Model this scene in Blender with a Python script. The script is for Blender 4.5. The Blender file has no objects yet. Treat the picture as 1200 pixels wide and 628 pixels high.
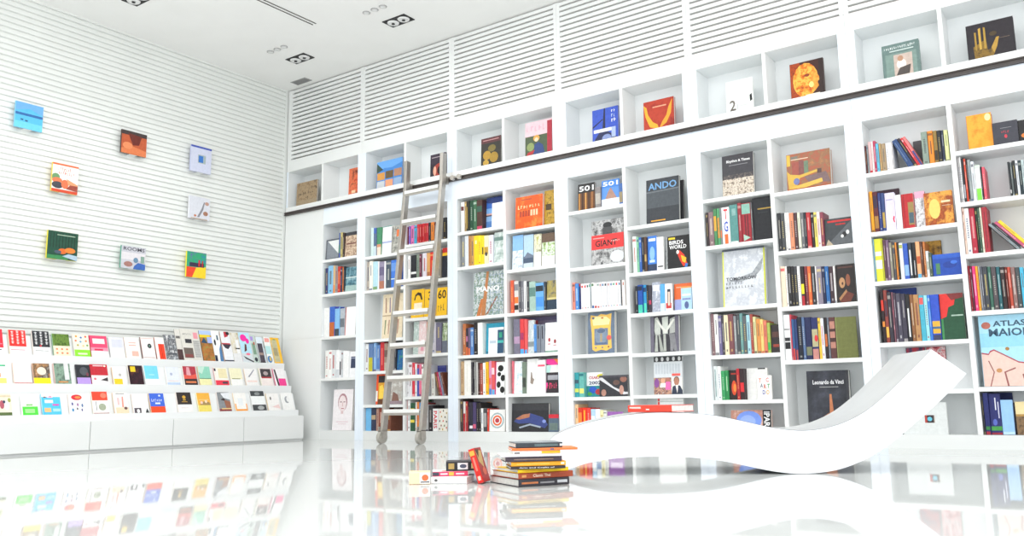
import bpy, bmesh, math, random
from mathutils import Matrix, Vector
random.seed(11)
scene = bpy.context.scene
coll = scene.collection

# ------------------------------------------------------------------ materials
def lin(h):
    out = []
    for i in (0, 2, 4):
        v = int(h[i:i+2], 16) / 255
        out.append(v / 12.92 if v <= .04045 else ((v + .055) / 1.055) ** 2.4)
    return out
MATS = {}
def paint(h, rough=.45, spec=.35, tag=''):
    """flat printed / painted colour with a barely visible tonal variation"""
    k = ('c', h, rough, tag)
    if k in MATS: return MATS[k]
    m = bpy.data.materials.new('paint_' + h + tag); m.use_nodes = True
    nt = m.node_tree; b = nt.nodes['Principled BSDF']
    c = lin(h)
    n = nt.nodes.new('ShaderNodeTexNoise'); n.inputs['Scale'].default_value = 38; n.inputs['Detail'].default_value = 6; n.inputs['Roughness'].default_value = .65
    t = nt.nodes.new('ShaderNodeTexCoord')
    r = nt.nodes.new('ShaderNodeValToRGB')
    nt.links.new(t.outputs['Object'], n.inputs['Vector']); nt.links.new(n.outputs['Fac'], r.inputs['Fac'])
    r.color_ramp.elements[0].position = .3; r.color_ramp.elements[1].position = .7
    r.color_ramp.elements[0].color = [v * (.8 if max(c) < .6 else .93) + .006 for v in c] + [1]; r.color_ramp.elements[1].color = [min(1, v * 1.06 + .012) for v in c] + [1]
    nt.links.new(r.outputs['Color'], b.inputs['Base Color'])
    b.inputs['Roughness'].default_value = rough; b.inputs['Specular IOR Level'].default_value = spec
    MATS[k] = m; return m
def photo(cols, scale):
    """printed photograph: blotchy procedural mix of a few colours"""
    k = ('n', tuple(cols), scale)
    if k in MATS: return MATS[k]
    m = bpy.data.materials.new('print_' + cols[0]); m.use_nodes = True
    nt = m.node_tree; b = nt.nodes['Principled BSDF']
    t = nt.nodes.new('ShaderNodeTexCoord'); n = nt.nodes.new('ShaderNodeTexNoise')
    n.inputs['Scale'].default_value = scale; n.inputs['Detail'].default_value = 8; n.inputs['Roughness'].default_value = .7; n.inputs['Distortion'].default_value = .15
    r = nt.nodes.new('ShaderNodeValToRGB')
    nt.links.new(t.outputs['Object'], n.inputs['Vector']); nt.links.new(n.outputs['Fac'], r.inputs['Fac'])
    e = r.color_ramp.elements; lo, hi = .36, .64
    e[0].position = lo; e[0].color = lin(cols[0]) + [1]; e[1].position = hi; e[1].color = lin(cols[-1]) + [1]
    for i in range(1, len(cols) - 1):
        q = e.new(lo + (hi - lo) * i / (len(cols) - 1)); q.color = lin(cols[i]) + [1]
    nt.links.new(r.outputs['Color'], b.inputs['Base Color']); b.inputs['Roughness'].default_value = .4
    b.inputs['Specular IOR Level'].default_value = .35
    MATS[k] = m; return m
def surf(name, col, rough=.5, spec=.5, metal=0., noise=None, ior=None, emit=None, bump=0.):
    m = bpy.data.materials.new(name); m.use_nodes = True
    nt = m.node_tree; b = nt.nodes['Principled BSDF']
    b.inputs['Base Color'].default_value = (*col, 1); b.inputs['Roughness'].default_value = rough
    b.inputs['Specular IOR Level'].default_value = spec; b.inputs['Metallic'].default_value = metal
    if ior: b.inputs['IOR'].default_value = ior
    if emit: b.inputs['Emission Color'].default_value = (*emit[0], 1); b.inputs['Emission Strength'].default_value = emit[1]
    t = nt.nodes.new('ShaderNodeTexCoord'); n = nt.nodes.new('ShaderNodeTexNoise'); n.inputs['Scale'].default_value = (noise or (3, .02))[0]
    r = nt.nodes.new('ShaderNodeValToRGB'); a = (noise or (3, .02))[1]
    r.color_ramp.elements[0].position = .3; r.color_ramp.elements[1].position = .7
    r.color_ramp.elements[0].color = [v * (1 - a) for v in col] + [1]; r.color_ramp.elements[1].color = [min(1, v * (1 + a * .3)) for v in col] + [1]
    nt.links.new(t.outputs['Object'], n.inputs['Vector']); nt.links.new(n.outputs['Fac'], r.inputs['Fac'])
    nt.links.new(r.outputs['Color'], b.inputs['Base Color'])
    if bump:
        bp = nt.nodes.new('ShaderNodeBump'); bp.inputs['Strength'].default_value = bump; bp.inputs['Distance'].default_value = .002
        n2 = nt.nodes.new('ShaderNodeTexNoise'); n2.inputs['Scale'].default_value = 1.3
        nt.links.new(t.outputs['Object'], n2.inputs['Vector']); nt.links.new(n2.outputs['Fac'], bp.inputs['Height']); nt.links.new(bp.outputs['Normal'], b.inputs['Normal'])
    return m
M_WHITE = surf('white_lacquer', (.82, .835, .825), .42, .4)
M_SHELF = surf('white_shelf_board', (.84, .86, .86), .35, .5)
M_IN = surf('shelf_inside_white', (.83, .855, .86), .5, .3)
M_PLINTH = surf('white_plinth', (.80, .815, .805), .3, .5)
M_EDGE = surf('white_shelf_edge', (.86, .87, .86), .35, .5)
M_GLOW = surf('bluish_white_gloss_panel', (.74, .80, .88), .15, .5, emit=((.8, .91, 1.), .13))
M_WALL = surf('white_slat_paint', (.81, .83, .805), .5, .3)
M_GROOVE = surf('slat_groove_shadow', (.80, .81, .79), .8, .1)
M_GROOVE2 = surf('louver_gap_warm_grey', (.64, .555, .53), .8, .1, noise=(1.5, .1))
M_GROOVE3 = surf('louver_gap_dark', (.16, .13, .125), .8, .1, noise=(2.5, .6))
M_CEIL = surf('ceiling_plaster', (.90, .90, .885), .8, .1)
M_FLOOR = surf('glossy_white_epoxy_floor', (.65, .665, .65), .03, .5, noise=(.6, .015), ior=1.235, bump=.03)
M_BENCH = surf('glossy_white_bench', (.84, .87, .91), .25, .5)
M_BENCH_TOP = surf('bench_top_laminate', (.62, .64, .645), .3, .5, noise=(6, .06))
M_STEEL = surf('brushed_stainless_steel', (.47, .44, .40), .35, .5, metal=.7, noise=(40, .08))
M_TREAD = surf('light_aluminium_tread', (.86, .86, .84), .35, .5, metal=.25)
M_DARK = surf('dark_bronze_rail', (.055, .042, .038), .4, .5, noise=(5, .2))
M_BLACK = surf('matt_black', (.012, .012, .013), .5, .4)
M_LAMP = surf('lamp_reflector', (.85, .85, .85), .2, .5, metal=.3)
M_GREYRING = surf('grey_ring', (.42, .42, .42), .4, .5)
M_PAPER = surf('paper_page_block', (.80, .79, .75), .8, .1, noise=(60, .1))
M_RUBBER = surf('grey_rubber_wheel', (.40, .38, .34), .5, .4)

# ------------------------------------------------------------------ mesh helpers
class MB:
    def __init__(s): s.v = []; s.f = []; s.mi = []; s.mats = []
    def mat(s, m):
        if m not in s.mats: s.mats.append(m)
        return s.mats.index(m)
    def face(s, pts, m):
        i = len(s.v); s.v += [tuple(p) for p in pts]; s.f.append(tuple(range(i, i + len(pts)))); s.mi.append(s.mat(m))
    def solid(s, prof, fn0, fn1, m, capm=None):
        """prism from profile points; fn0/fn1 map a profile point to the two end positions"""
        n = len(prof); i = len(s.v); s.v += [tuple(fn0(p)) for p in prof] + [tuple(fn1(p)) for p in prof]
        k = s.mat(m); kc = s.mat(capm or m)
        s.f.append(tuple(i + j for j in range(n))[::-1]); s.mi.append(kc)
        s.f.append(tuple(i + n + j for j in range(n))); s.mi.append(kc)
        for j in range(n):
            s.f.append((i + j, i + (j + 1) % n, i + n + (j + 1) % n, i + n + j)); s.mi.append(k)
    def box(s, x0, y0, z0, x1, y1, z1, m):
        s.solid([(x0, y0), (x1, y0), (x1, y1), (x0, y1)], lambda p: (p[0], p[1], z0), lambda p: (p[0], p[1], z1), m)
    def tube(s, a, b, r, m, n=16, r2=None):
        a = Vector(a); b = Vector(b); d = (b - a).normalized(); u = d.orthogonal().normalized(); w = d.cross(u); r2 = r if r2 is None else r2
        pr = [(math.cos(2 * math.pi * k / n), math.sin(2 * math.pi * k / n)) for k in range(n)]
        s.solid(pr, lambda p: a + (u * p[0] + w * p[1]) * r, lambda p: b + (u * p[0] + w * p[1]) * r2, m)
    def bar(s, a, b, wx, wy, m, up=(0, -1, 0)):
        """rectangular bar from a to b: wx across x, wy across the other direction"""
        a = Vector(a); b = Vector(b); d = (b - a).normalized(); x = Vector((1, 0, 0)); y = d.cross(x).normalized()
        pr = [(-wx/2, -wy/2), (wx/2, -wy/2), (wx/2, wy/2), (-wx/2, wy/2)]
        s.solid(pr, lambda p: a + x * p[0] + y * p[1], lambda p: b + x * p[0] + y * p[1], m)
    def build(s, name, parent=None, smooth=False, bevel=0, fix=True):
        me = bpy.data.meshes.new(name); me.from_pydata(s.v, [], s.f)
        for m in s.mats: me.materials.append(m)
        me.polygons.foreach_set('material_index', s.mi); me.update()
        if fix:
            bm = bmesh.new(); bm.from_mesh(me); bmesh.ops.remove_doubles(bm, verts=bm.verts, dist=1e-6)
            bmesh.ops.recalc_face_normals(bm, faces=bm.faces); bm.to_mesh(me); bm.free()
        if smooth: me.polygons.foreach_set('use_smooth', [True] * len(me.polygons))
        o = bpy.data.objects.new(name, me); coll.objects.link(o)
        if parent: o.parent = parent
        if bevel:
            md = o.modifiers.new('bevel', 'BEVEL'); md.width = bevel; md.segments = 2; md.limit_method = 'ANGLE'
        return o
def empty(name, label, cat, loc=(0, 0, 0), rot=(0, 0, 0), group=None):
    o = bpy.data.objects.new(name, None); coll.objects.link(o); o.empty_display_size = .05
    o.location = loc; o.rotation_euler = rot; o['label'] = label; o['category'] = cat
    if group: o['group'] = group
    return o
def struct(o): o['kind'] = 'structure'; return o

GLYPH = {}
def glyph(text):
    """text outline as (verts, faces) normalised to the unit square"""
    if text in GLYPH: return GLYPH[text]
    cu = bpy.data.curves.new('t', 'FONT'); cu.body = text; cu.resolution_u = 2; cu.offset = .022
    ob = bpy.data.objects.new('t', cu); me = bpy.data.meshes.new_from_object(ob)
    v = [p.co.copy() for p in me.vertices]; f = [tuple(p.vertices) for p in me.polygons]
    x0, x1 = min(p.x for p in v), max(p.x for p in v); y0, y1 = min(p.y for p in v), max(p.y for p in v)
    GLYPH[text] = ([((p.x - x0) / (x1 - x0), (p.y - y0) / (y1 - y0)) for p in v], f)
    bpy.data.objects.remove(ob); bpy.data.curves.remove(cu); bpy.data.meshes.remove(me)
    return GLYPH[text]
def mat_of(c): return photo(c[1], c[2]) if not isinstance(c, str) else paint(c)
def art(mb, ops, place):
    """print shapes and lettering on a cover: place(u, v, layer) -> 3D"""
    for k, o in enumerate(ops):
        L = k + 1
        if o[0] == 'r':
            _, a, b, c, d, col = o; mb.face([place(a, b, L), place(c, b, L), place(c, d, L), place(a, d, L)], mat_of(col))
        elif o[0] == 'e':
            _, cx, cy, rx, ry, col = o
            mb.face([place(min(1, max(0, cx + rx * math.cos(t * math.pi / 8))), min(1, max(0, cy + ry * math.sin(t * math.pi / 8))), L) for t in range(16)], mat_of(col))
        elif o[0] == 'p':
            mb.face([place(u, v, L) for u, v in o[1]], mat_of(o[2]))
        elif o[0] == 'm':   # a line of marks standing for lettering too small to read
            _, a, b, c, d, col, n = o; x = a; st = (c - a) / n; m = mat_of(col)
            while x < c - st * .4:
                w = st * random.uniform(.3, .8); h0 = b + (d - b) * random.uniform(0, .2); h1 = d - (d - b) * random.uniform(0, .25)
                mb.face([place(x, h0, L), place(x + w * .4, h0, L), place(x + w * .5, h1, L), place(x + w * .1, h1, L)], m)
                hm = h0 + (h1 - h0) * random.choice((0, .4, .75))
                mb.face([place(x, hm, L + .5), place(x + w, hm, L + .5), place(x + w, hm + (h1 - h0) * .2, L + .5), place(x, hm + (h1 - h0) * .2, L + .5)], m); x += st
        elif o[0] == 't':
            _, s, a, b, c, d, col, rot = o; gv, gf = glyph(s)
            def q(p):
                x, y = p
                if rot == -90: x, y = y, 1 - x
                return place(a + (c - a) * x, b + (d - b) * y, L)
            m = mat_of(col)
            i = len(mb.v); mb.v += [tuple(q(p)) for p in gv]; km = mb.mat(m)
            for f in gf: mb.f.append(tuple(i + j for j in f)); mb.mi.append(km)

def cover_and_pages(cov, pag, W, H, T, front, spine):
    """hardback standing at the origin: spine on x=0, front cover on y=0, back cover on y=T"""
    c = min(.0025, T * .18); ch = min(.0025, T * .2); q = .003 if T > .01 else .0015
    bm_ = mat_of(spine[0]); fm = mat_of(front[0])
    C_ = [(W, 0), (ch, 0), (0, ch), (0, T - ch), (ch, T), (W, T), (W, T - c), (c, T - c), (c, c), (W, c)]
    n = len(C_); i = len(cov.v)
    cov.v += [(x, y, 0) for x, y in C_] + [(x, y, H) for x, y in C_]
    kb = cov.mat(bm_); kf = cov.mat(fm)
    quads = [(0, 1, 8, 9), (1, 2, 7, 8), (2, 3, 7, 7), (3, 4, 7, 7), (4, 5, 6, 7)]
    for z in (0, n):
        for a, b, d, e in ((0, 1, 8, 9), (1, 2, 8, 8), (2, 3, 7, 8), (3, 4, 7, 7), (4, 5, 6, 7)):
            idx = [i + z + k for k in (a, b, d, e)]
            idx = list(dict.fromkeys(idx)); cov.f.append(tuple(idx)); cov.mi.append(kb)
    for j in range(n):
        cov.f.append((i + j, i + (j + 1) % n, i + n + (j + 1) % n, i + n + j)); cov.mi.append(kf if j == 0 else kb)
    e = .00018
    art(cov, front[1:], lambda u, v, L: (W * (.004 + .992 * u) if T < .012 else ch + (W - ch) * u, -e * L, H * v))
    art(cov, spine[1:], lambda u, v, L: (-e * L, T - ch - (T - 2 * ch) * u, H * v))
    pag.box(c + .0003, c + .0003, q, W - q, T - c - .0003, H - q, M_PAPER)

def book(rec):
    name, label, gi, pos, yaw, lean, W, H, T, front, spine = rec
    root = empty(name, label, 'magazine' if name == 'magazine' else 'book', pos, (-math.radians(lean), 0, math.radians(yaw)), GROUPS[gi])
    a, b = MB(), MB()
    cover_and_pages(a, b, W, H, T, front, spine)
    a.build('cover', root, fix=False); b.build('pages', root, fix=False)
def colour_name(h):
    c = [int(h[i:i+2], 16) for i in (0, 2, 4)]
    return min(PALETTE, key=lambda k: sum((a - b) ** 2 for a, b in zip(PALETTE[k], c)))
def title_marks(h):
    """small illegible title bars for spines whose lettering cannot be read"""
    lum = sum(int(h[i:i+2], 16) * w for i, w in ((0, .3), (2, .59), (4, .11))); r = random.random()
    tc = random.choice(['f4efe4', 'e8e2d0', 'f6d97a', 'ffffff'] if lum < 140 else ['30303a', '6a3030', '2a3f6a', '555555', 'b03030'])
    tc = ''.join('%02x' % int(int(tc[i:i+2], 16) * .55 + int(h[i:i+2], 16) * .45) for i in (0, 2, 4))
    if r < .35: return [('r', .3, .34, .7, .82, tc), ('r', .3, .08, .7, .14, tc)]
    if r < .6: return [('r', .32, v / 20, .68, v / 20 + .032, tc) for v in range(7, 16)] + [('r', .25, .06, .75, .1, tc)]
    if r < .8: return [('r', 0, .86, 1, .93, tc), ('r', .34, .3, .66, .7, tc)]
    return [('r', .36, .5, .64, .86, tc), ('r', 0, 0, 1, .07, tc)]
def spine_book(code, rec):
    i, u, Y, W, H, T, c, ops = rec[:8]; an = rec[8] if len(rec) > 8 else 0
    zs = SHELF_Z[code[0]]; row = int(code[1]) - 1; z = zs[row] + .0006
    if an > 0: z += T * math.sin(math.radians(an)) + .0005
    elif an: z += .0005
    a = MB(); cover_and_pages(a, a, W, H, T, [c], [c] + (ops or title_marks(c) if ops != [] else []))
    o = a.build('paperback_book' if T < .03 else 'book', fix=False)  # slim spines are called paperbacks by thickness alone
    o.location = (u, Y, z); o.rotation_euler = (-math.radians(an), 0, math.radians(90))
    rn = 'bottom' if row == len(zs) - 1 else ['top', 'second', 'third', 'fourth', 'fifth'][row]
    o['label'] = f"{colour_name(c)} book {'leaning left' if an else 'spine'}, {ORD[i-1]} from left, {rn} shelf, {COLUMN[code[0]]}"
    o['category'] = 'book'; o['group'] = f'spine-out books on the {rn} shelf of the {COLUMN[code[0]]}'

# ------------------------------------------------------------------ room shell
CEIL = 3.926; DEP = .25; XR = 8.6; YF = -8.4
mb = MB(); mb.box(-.12, YF, -.1, XR, DEP + .1, 0, M_FLOOR); struct(mb.build('floor'))
mb = MB(); mb.box(-.12, YF, CEIL, XR, DEP + .1, CEIL + .1, M_CEIL); struct(mb.build('ceiling'))
# left wall: horizontal slats over a recessed backing, plain skirting behind the display
mb = MB(); mb.box(-.12, YF, 0, -.014, DEP + .1, CEIL, M_GROOVE)
mb.box(-.028, YF, 0, 0, 0, .97, M_WALL)
z = .98; 
while z < 3.86:
    mb.solid([(-.013, z + .036), (-.002, z + .036), (0, z + .032), (0, z + .004), (-.004, z), (-.013, z)], lambda p: (p[0], YF, p[1]), lambda p: (p[0], -.035, p[1]), M_WALL); z += .0505
mb.box(-.028, YF, z, 0, -.035, CEIL, M_WALL)
mb.box(-.028, -.035, 0, .004, .02, CEIL, M_WALL)
struct(mb.build('wall_left', fix=False))
# back wall behind the shelving
mb = MB(); mb.box(-.028, DEP, 0, XR, DEP + .1, CEIL, M_WALL); struct(mb.build('wall_back'))

# ------------------------------------------------------------------ bookcases
UNITS = [(.02, 1.21, .641, None, 1.152), (1.21, 2.433, 1.27, 1.82, 2.374), (2.433, 3.66, 2.493, 3.048, 3.593), (3.66, 4.908, 3.734, 4.285, 4.847), (4.908, 6.128, 4.969, 5.519, 6.069), (6.128, 7.36, 6.188, 6.746, 7.305), (7.36, 8.58, 7.42, 7.97, 8.52)]
SHELVES = {'A': [1.883, 1.514, 1.059, .628], 'B': [1.846, 1.496, .994, .675, .346], 'C': [1.904, 1.529, 1.171, .818, .417], 'D': [1.943, 1.609, 1.133, .781, .416], 'E': [1.885, 1.524, 1.132, .765, .419],
 'F': [1.963, 1.47, 1.111, .731, .378], 'G': [1.757, 1.37, 1.037, .716, .385], 'H': [1.884, 1.513, 1.03, .67, .335], 'I': [1.851, 1.408, .996, .609], 'J': [1.888, 1.466, 1.121, .70, .381], 'K': [1.941, 1.593, 1.247, .874, .39], 'L': [1.9, 1.5, 1.1, .7, .38], 'M': [1.8, 1.45, 1.05, .7, .38]}
CASE = [('white built-in bookcase in the corner with one narrow shelf column', 'A'), ('white built-in bookcase directly behind the steel ladder', 'BC'), ('white built-in bookcase holding the PIANO book, right of ladder', 'DE'),
 ('white built-in bookcase holding the tall grey blue-titled book', 'FG'), ('white built-in bookcase holding the Rhythm & Times book', 'HI'), ('white built-in bookcase at right holding the ATLAS MAIOR map book', 'JK'), ('empty white built-in bookcase beyond the right edge of view', 'LM')]
CUBL = ['leftmost white cubby pair high above the narrow corner bookcase', 'white cubby pair high above the ladder bookcase', 'white cubby pair above the PIANO bookcase', 'white cubby pair holding the blue and red books', 'white cubby pair above the Rhythm & Times bookcase', 'white cubby pair above the ATLAS MAIOR bookcase', 'empty white cubby pair beyond the right edge of view']
TOP = 2.27; BT = .09; TH = .028; BK = .235; RAIL0 = 2.45
for k, (ua, ub, xa, xd, xb) in enumerate(UNITS):
    root = empty('bookcase', CASE[k][0], 'bookcase', (ua, 0, 0), group='row of built-in white bookcases')
    def P_(mb, name, **kw):
        o = mb.build(name, root, **kw); o.location = (-ua, 0, 0); return o
    mb = MB(); mb.box(ua + .001, BK, .0, ub - .001, DEP - .002, RAIL0, M_IN); P_(mb, 'back_panel')
    # pilasters / side panels with white inner faces
    l0 = ua + .001
    mb = MB(); mb.box(l0, .004, 0, xa, BK - .0005, RAIL0 - .001, M_IN); P_(mb, 'side_panel')
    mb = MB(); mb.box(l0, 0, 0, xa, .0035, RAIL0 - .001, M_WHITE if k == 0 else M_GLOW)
    if k == 0:
        mb.box(l0, -.0025, 1.06, xa - .006, -.0005, RAIL0 - .19, M_WHITE); mb.box(l0, -.0025, .1, xa - .006, -.0005, 1.035, M_WHITE)
        P_(mb, 'front_panel')
    else: P_(mb, 'pilaster_face')
    mb = MB(); mb.box(xb, .004, 0, ub - .001, BK - .0005, RAIL0 - .001, M_IN); P_(mb, 'side_panel')
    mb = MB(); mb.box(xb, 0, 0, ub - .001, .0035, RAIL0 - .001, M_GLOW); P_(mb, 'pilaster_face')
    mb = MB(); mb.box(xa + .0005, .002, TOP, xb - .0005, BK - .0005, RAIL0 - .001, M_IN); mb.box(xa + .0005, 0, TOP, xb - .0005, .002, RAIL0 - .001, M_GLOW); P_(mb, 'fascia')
    mb = MB(); mb.box(xa + .0005, .002, 0, xb - .0005, BK - .0005, BT, M_PLINTH); P_(mb, 'plinth')
    cols = [(xa, xb)] if xd is None else [(xa, xd - .015), (xd + .015, xb)]
    if xd: mb = MB(); mb.box(xd - .0145, .001, BT + .0005, xd + .0145, BK - .0005, TOP - .0005, M_EDGE); P_(mb, 'divider')
    for code, (a, b) in zip(CASE[k][1], cols):
        for z in SHELVES[code]:
            mb = MB(); mb.box(a + .0005, .004, z - TH, b - .0005, BK - .0005, z, M_IN); mb.box(a + .0005, .0, z - TH, b - .0005, .0038, z, M_EDGE); P_(mb, 'shelf')
    # high cubby pair
    root = empty('wall_cubby', CUBL[k], 'cubby shelf', (ua, 0, 2.49), group='row of cubbies above the dark rail')
    def Q_(mb, name):
        o = mb.build(name, root); o.location = (-ua, 0, -2.49); return o
    xd2 = xd or .606; xl = xa if k else .045
    mb = MB(); mb.box(ua + .001, BK, 2.491, ub - .001, DEP - .002, 3.09, M_IN); Q_(mb, 'back_panel')
    mb = MB(); mb.box(ua + .001, .003, 2.491, ub - .001, BK - .0005, 2.545, M_IN); mb.box(ua + .001, 0, 2.491, ub - .001, .003, 2.545, M_EDGE); Q_(mb, 'bottom_board')
    mb = MB(); mb.box(ua + .001, .003, 2.958, ub - .001, BK - .0005, 3.09, M_IN); mb.box(ua + .001, 0, 2.958, ub - .001, .003, 3.09, M_WHITE); Q_(mb, 'top_board')
    for a, b in ((ua + .001, xl), (xb, ub - .001)):
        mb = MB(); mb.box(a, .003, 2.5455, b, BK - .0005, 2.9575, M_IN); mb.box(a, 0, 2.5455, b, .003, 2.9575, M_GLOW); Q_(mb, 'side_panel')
    mb = MB(); mb.box(xd2 - .013, .001, 2.5455, xd2 + .013, BK - .0005, 2.9575, M_EDGE); Q_(mb, 'divider')
    # louvered panel above the cubbies
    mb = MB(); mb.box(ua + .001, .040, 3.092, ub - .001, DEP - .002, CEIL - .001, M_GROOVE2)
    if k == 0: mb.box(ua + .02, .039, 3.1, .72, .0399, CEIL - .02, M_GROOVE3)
    a = ua + (.001 if k else .03); mb.box(ua + .0005, .0, 3.092, a + .032, .0385, CEIL - .012, M_WHITE); mb.box(ub - .032, 0, 3.092, ub - .001, .0385, CEIL - .012, M_WHITE)
    z = 3.108
    while z < CEIL - .04:
        mb.solid([(.002, z), (.002, z + .031), (.03, z + .031), (.0385, z + .02), (.03, z)], lambda p: (a + .0325, p[0], p[1]), lambda p: (ub - .0325, p[0], p[1]), M_WHITE); z += .0482
    struct(mb.build('trim_%d' % (k + 1), fix=False))
# library ladder rail
root = empty('ladder_rail', 'long dark bronze ladder rail running under the cubbies', 'rail', (0, 0, 2.45))
mb = MB(); mb.box(.02, -.022, .001, XR - .02, -.0005, .038, M_DARK); mb.build('track', root)
mb = MB(); mb.box(.02, -.03, .0, XR - .02, -.0225, .006, M_DARK); mb.box(.02, -.03, .026, XR - .02, -.0225, .031, M_DARK); mb.build('lip', root)

# ------------------------------------------------------------------ ladder
root = empty('library_ladder', 'stainless steel rolling library ladder leaning on the dark rail', 'ladder', (2.2, -.5, 0))
def K_(mb, name, parent=root, **kw):
    o = mb.build(name, parent, **kw)
    o.location = (-2.2, .5, 0) if parent is root else (0, 0, 0)
    return o
for (xb_, xt_) in ((2.045, 1.935), (2.505, 2.40)):
    mb = MB(); A = (xb_, -.512, .075); B = (xt_, -.098, 2.44); mb.bar(A, B, .036, .06, M_STEEL)
    mb.bar(B, (xt_, -.088, 2.72), .036, .06, M_STEEL); K_(mb, 'side_rail', bevel=.003)
    mb = MB(); mb.tube((xb_ - .018, -.53, .055), (xb_ + .018, -.53, .055), .054, M_RUBBER, 24); mb.tube((xb_ - .024, -.53, .055), (xb_ + .024, -.53, .055), .02, M_STEEL, 16)
    w = K_(mb, 'wheel')
    mb = MB()
    for sx in (-.028, .023): mb.box(xb_ + sx, -.55, .05, xb_ + sx + .005, -.49, .15, M_STEEL)
    mb.box(xb_ - .028, -.55, .115, xb_ + .028, -.49, .12, M_STEEL); K_(mb, 'wheel_bracket')
    mb = MB(); mb.box(xt_ - .012, -.07, 2.4895, xt_ + .012, -.001, 2.499, M_STEEL); mb.box(xt_ - .02, -.062, 2.42, xt_ + .02, -.034, 2.489, M_STEEL); K_(mb, 'rail_hook')
mb = MB(); mb.tube((2.45, -.052, 2.472), (2.59, -.052, 2.472), .008, M_STEEL); mb.tube((2.48, -.06, 2.472), (2.48, -.033, 2.472), .024, M_STEEL, 20); mb.tube((2.56, -.06, 2.472), (2.56, -.033, 2.472), .024, M_STEEL, 20); K_(mb, 'top_roller')
for i in range(8):
    z = .30 + .3005 * i; f = (z - .075) / 2.365; y = -.512 + .414 * f; xl_ = 2.045 - .11 * f; xr_ = 2.505 - .105 * f
    mb = MB(); mb.box(xl_ + .0185, y - .045, z - .012, xr_ - .0185, y + .045, z, M_TREAD); mb.box(xl_ + .0185, y - .047, z - .03, xr_ - .0185, y - .042, z + .001, M_TREAD); mb.box(xl_ + .0185, y - .04, z - .052, xr_ - .0185, y - .034, z - .012, M_STEEL); K_(mb, 'tread')

# ------------------------------------------------------------------ wall display of paperbacks
D0, D1 = -3.75, -.13
root = empty('display_cabinet', 'long white three-tier book display standing along the slatted wall', 'display', (.27, -2, 0))
def T_(mb, name, parent=None, **kw):
    o = mb.build(name, parent or root, **kw); o.location = (-.27, 2, 0) if not parent else (0, 0, 0); return o
mb = MB(); mb.box(.006, D0, .014, .525, D1, .25, M_WHITE); T_(mb, 'base_cabinet')
mb = MB(); mb.box(.03, D0, .0, .525, D1 - .005, .0135, surf('toe_kick_grey', (.8, .81, .81))); T_(mb, 'toe_kick')
ys = [D0, -3.14, -2.381, -1.625, -.87, D1]
for a, b in zip(ys[:-1], ys[1:]):
    mb = MB(); mb.box(.5255, a + .003, .016, .545, b - .003, .244, M_WHITE); T_(mb, 'drawer_front', bevel=.002)
def tier(xf, z, zlip, xnext, znext, nm):
    # ledge, vertical lip and sloping back board
    mb = MB()
    pr = [(xf + .004, zlip), (xf + .016, zlip), (xf + .016, z + .004), (xf + .010, z + .006), (xf + .004, z), (xf - .022, z), (xf - .024, z + .002), (xnext + .012, znext), (xnext + .0, znext), (xf - .075, zlip)]
    mb.solid(pr, lambda p: (p[0], D0, p[1]), lambda p: (p[0], D1, p[1]), M_SHELF); T_(mb, nm, fix=True)
tier(.440, .301, .2505, .346, .4795, 'lower_ledge')
tier(.320, .552, .48, .226, .7195, 'middle_ledge')
tier(.200, .791, .72, .10, .955, 'upper_ledge')
mb = MB(); 
for x0_, x1_, a, b in ((.006, .34, .2505, .4795), (.006, .22, .48, .7195)): mb.box(x0_, D1 - .02, a, x1_ - .03, D1 - .0005, b, M_WHITE)
T_(mb, 'end_panel')

# ------------------------------------------------------------------ wavy bench
ORG = Vector((6.284, -2.233, 0)); AX = Vector((.86438, .50283, 0)); EX = Vector((-.50283, .86438, 0))
top = [(-1.12, .155), (-1.09, .186), (-1.02, .216), (-.945, .238), (-.852, .258), (-.76, .272), (-.632, .281), (-.523, .279), (-.397, .27), (-.307, .255), (-.219, .235), (-.131, .213), (-.043, .197), (.044, .191), (.133, .2), (.223, .226), (.314, .271), (.406, .339), (.501, .423), (.595, .511), (.63, .546)]
bot = [(.771, .434), (.704, .367), (.629, .3), (.554, .238), (.48, .178), (.406, .122), (.334, .078), (.261, .044), (.19, .02), (.12, .007), (.049, .001), (-.021, .002), (-.091, .010), (-.16, .023), (-.23, .039), (-.318, .058), (-.407, .071), (-.496, .079), (-.586, .083), (-.676, .083), (-.767, .08), (-.859, .072), (-.951, .055), (-1.03, .03), (-1.12, .001)]
WB = .5; Lh = lambda s, z, e: ORG + AX * s + EX * e + Vector((0, 0, z + .0008))
root = empty('wave_bench', 'glossy white wave-shaped bench curling up at its right end', 'bench', ORG)
def smooth(c):
    out = []
    for i in range(len(c) - 1):
        p0, p1, p2, p3 = c[max(0, i - 1)], c[i], c[i + 1], c[min(len(c) - 1, i + 2)]
        for k in range(3):
            t = k / 3; out.append(tuple(.5 * (2 * p1[j] + (-p0[j] + p2[j]) * t + (2 * p0[j] - 5 * p1[j] + 4 * p2[j] - p3[j]) * t * t + (-p0[j] + 3 * p1[j] - 3 * p2[j] + p3[j]) * t ** 3) for j in (0, 1)))
    return out + [c[-1]]
ts, bs = smooth(top), smooth(bot); prof = ts + bs
mb = MB(); n = len(prof)
for e in (0, WB):
    ee = e
    for i in range(len(ts) - 1):   # side faces as strips between matching arc positions
        pass
    loop = [Lh(s, z, ee) for s, z in prof]; mb.face(loop, M_BENCH)
for i in range(n):
    j = (i + 1) % n; m = M_BENCH
    mb.face([Lh(*prof[i], 0), Lh(*prof[j], 0), Lh(*prof[j], WB), Lh(*prof[i], WB)], m)
o = mb.build('bench_body', root); o.location = -ORG
mb = MB()
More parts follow.
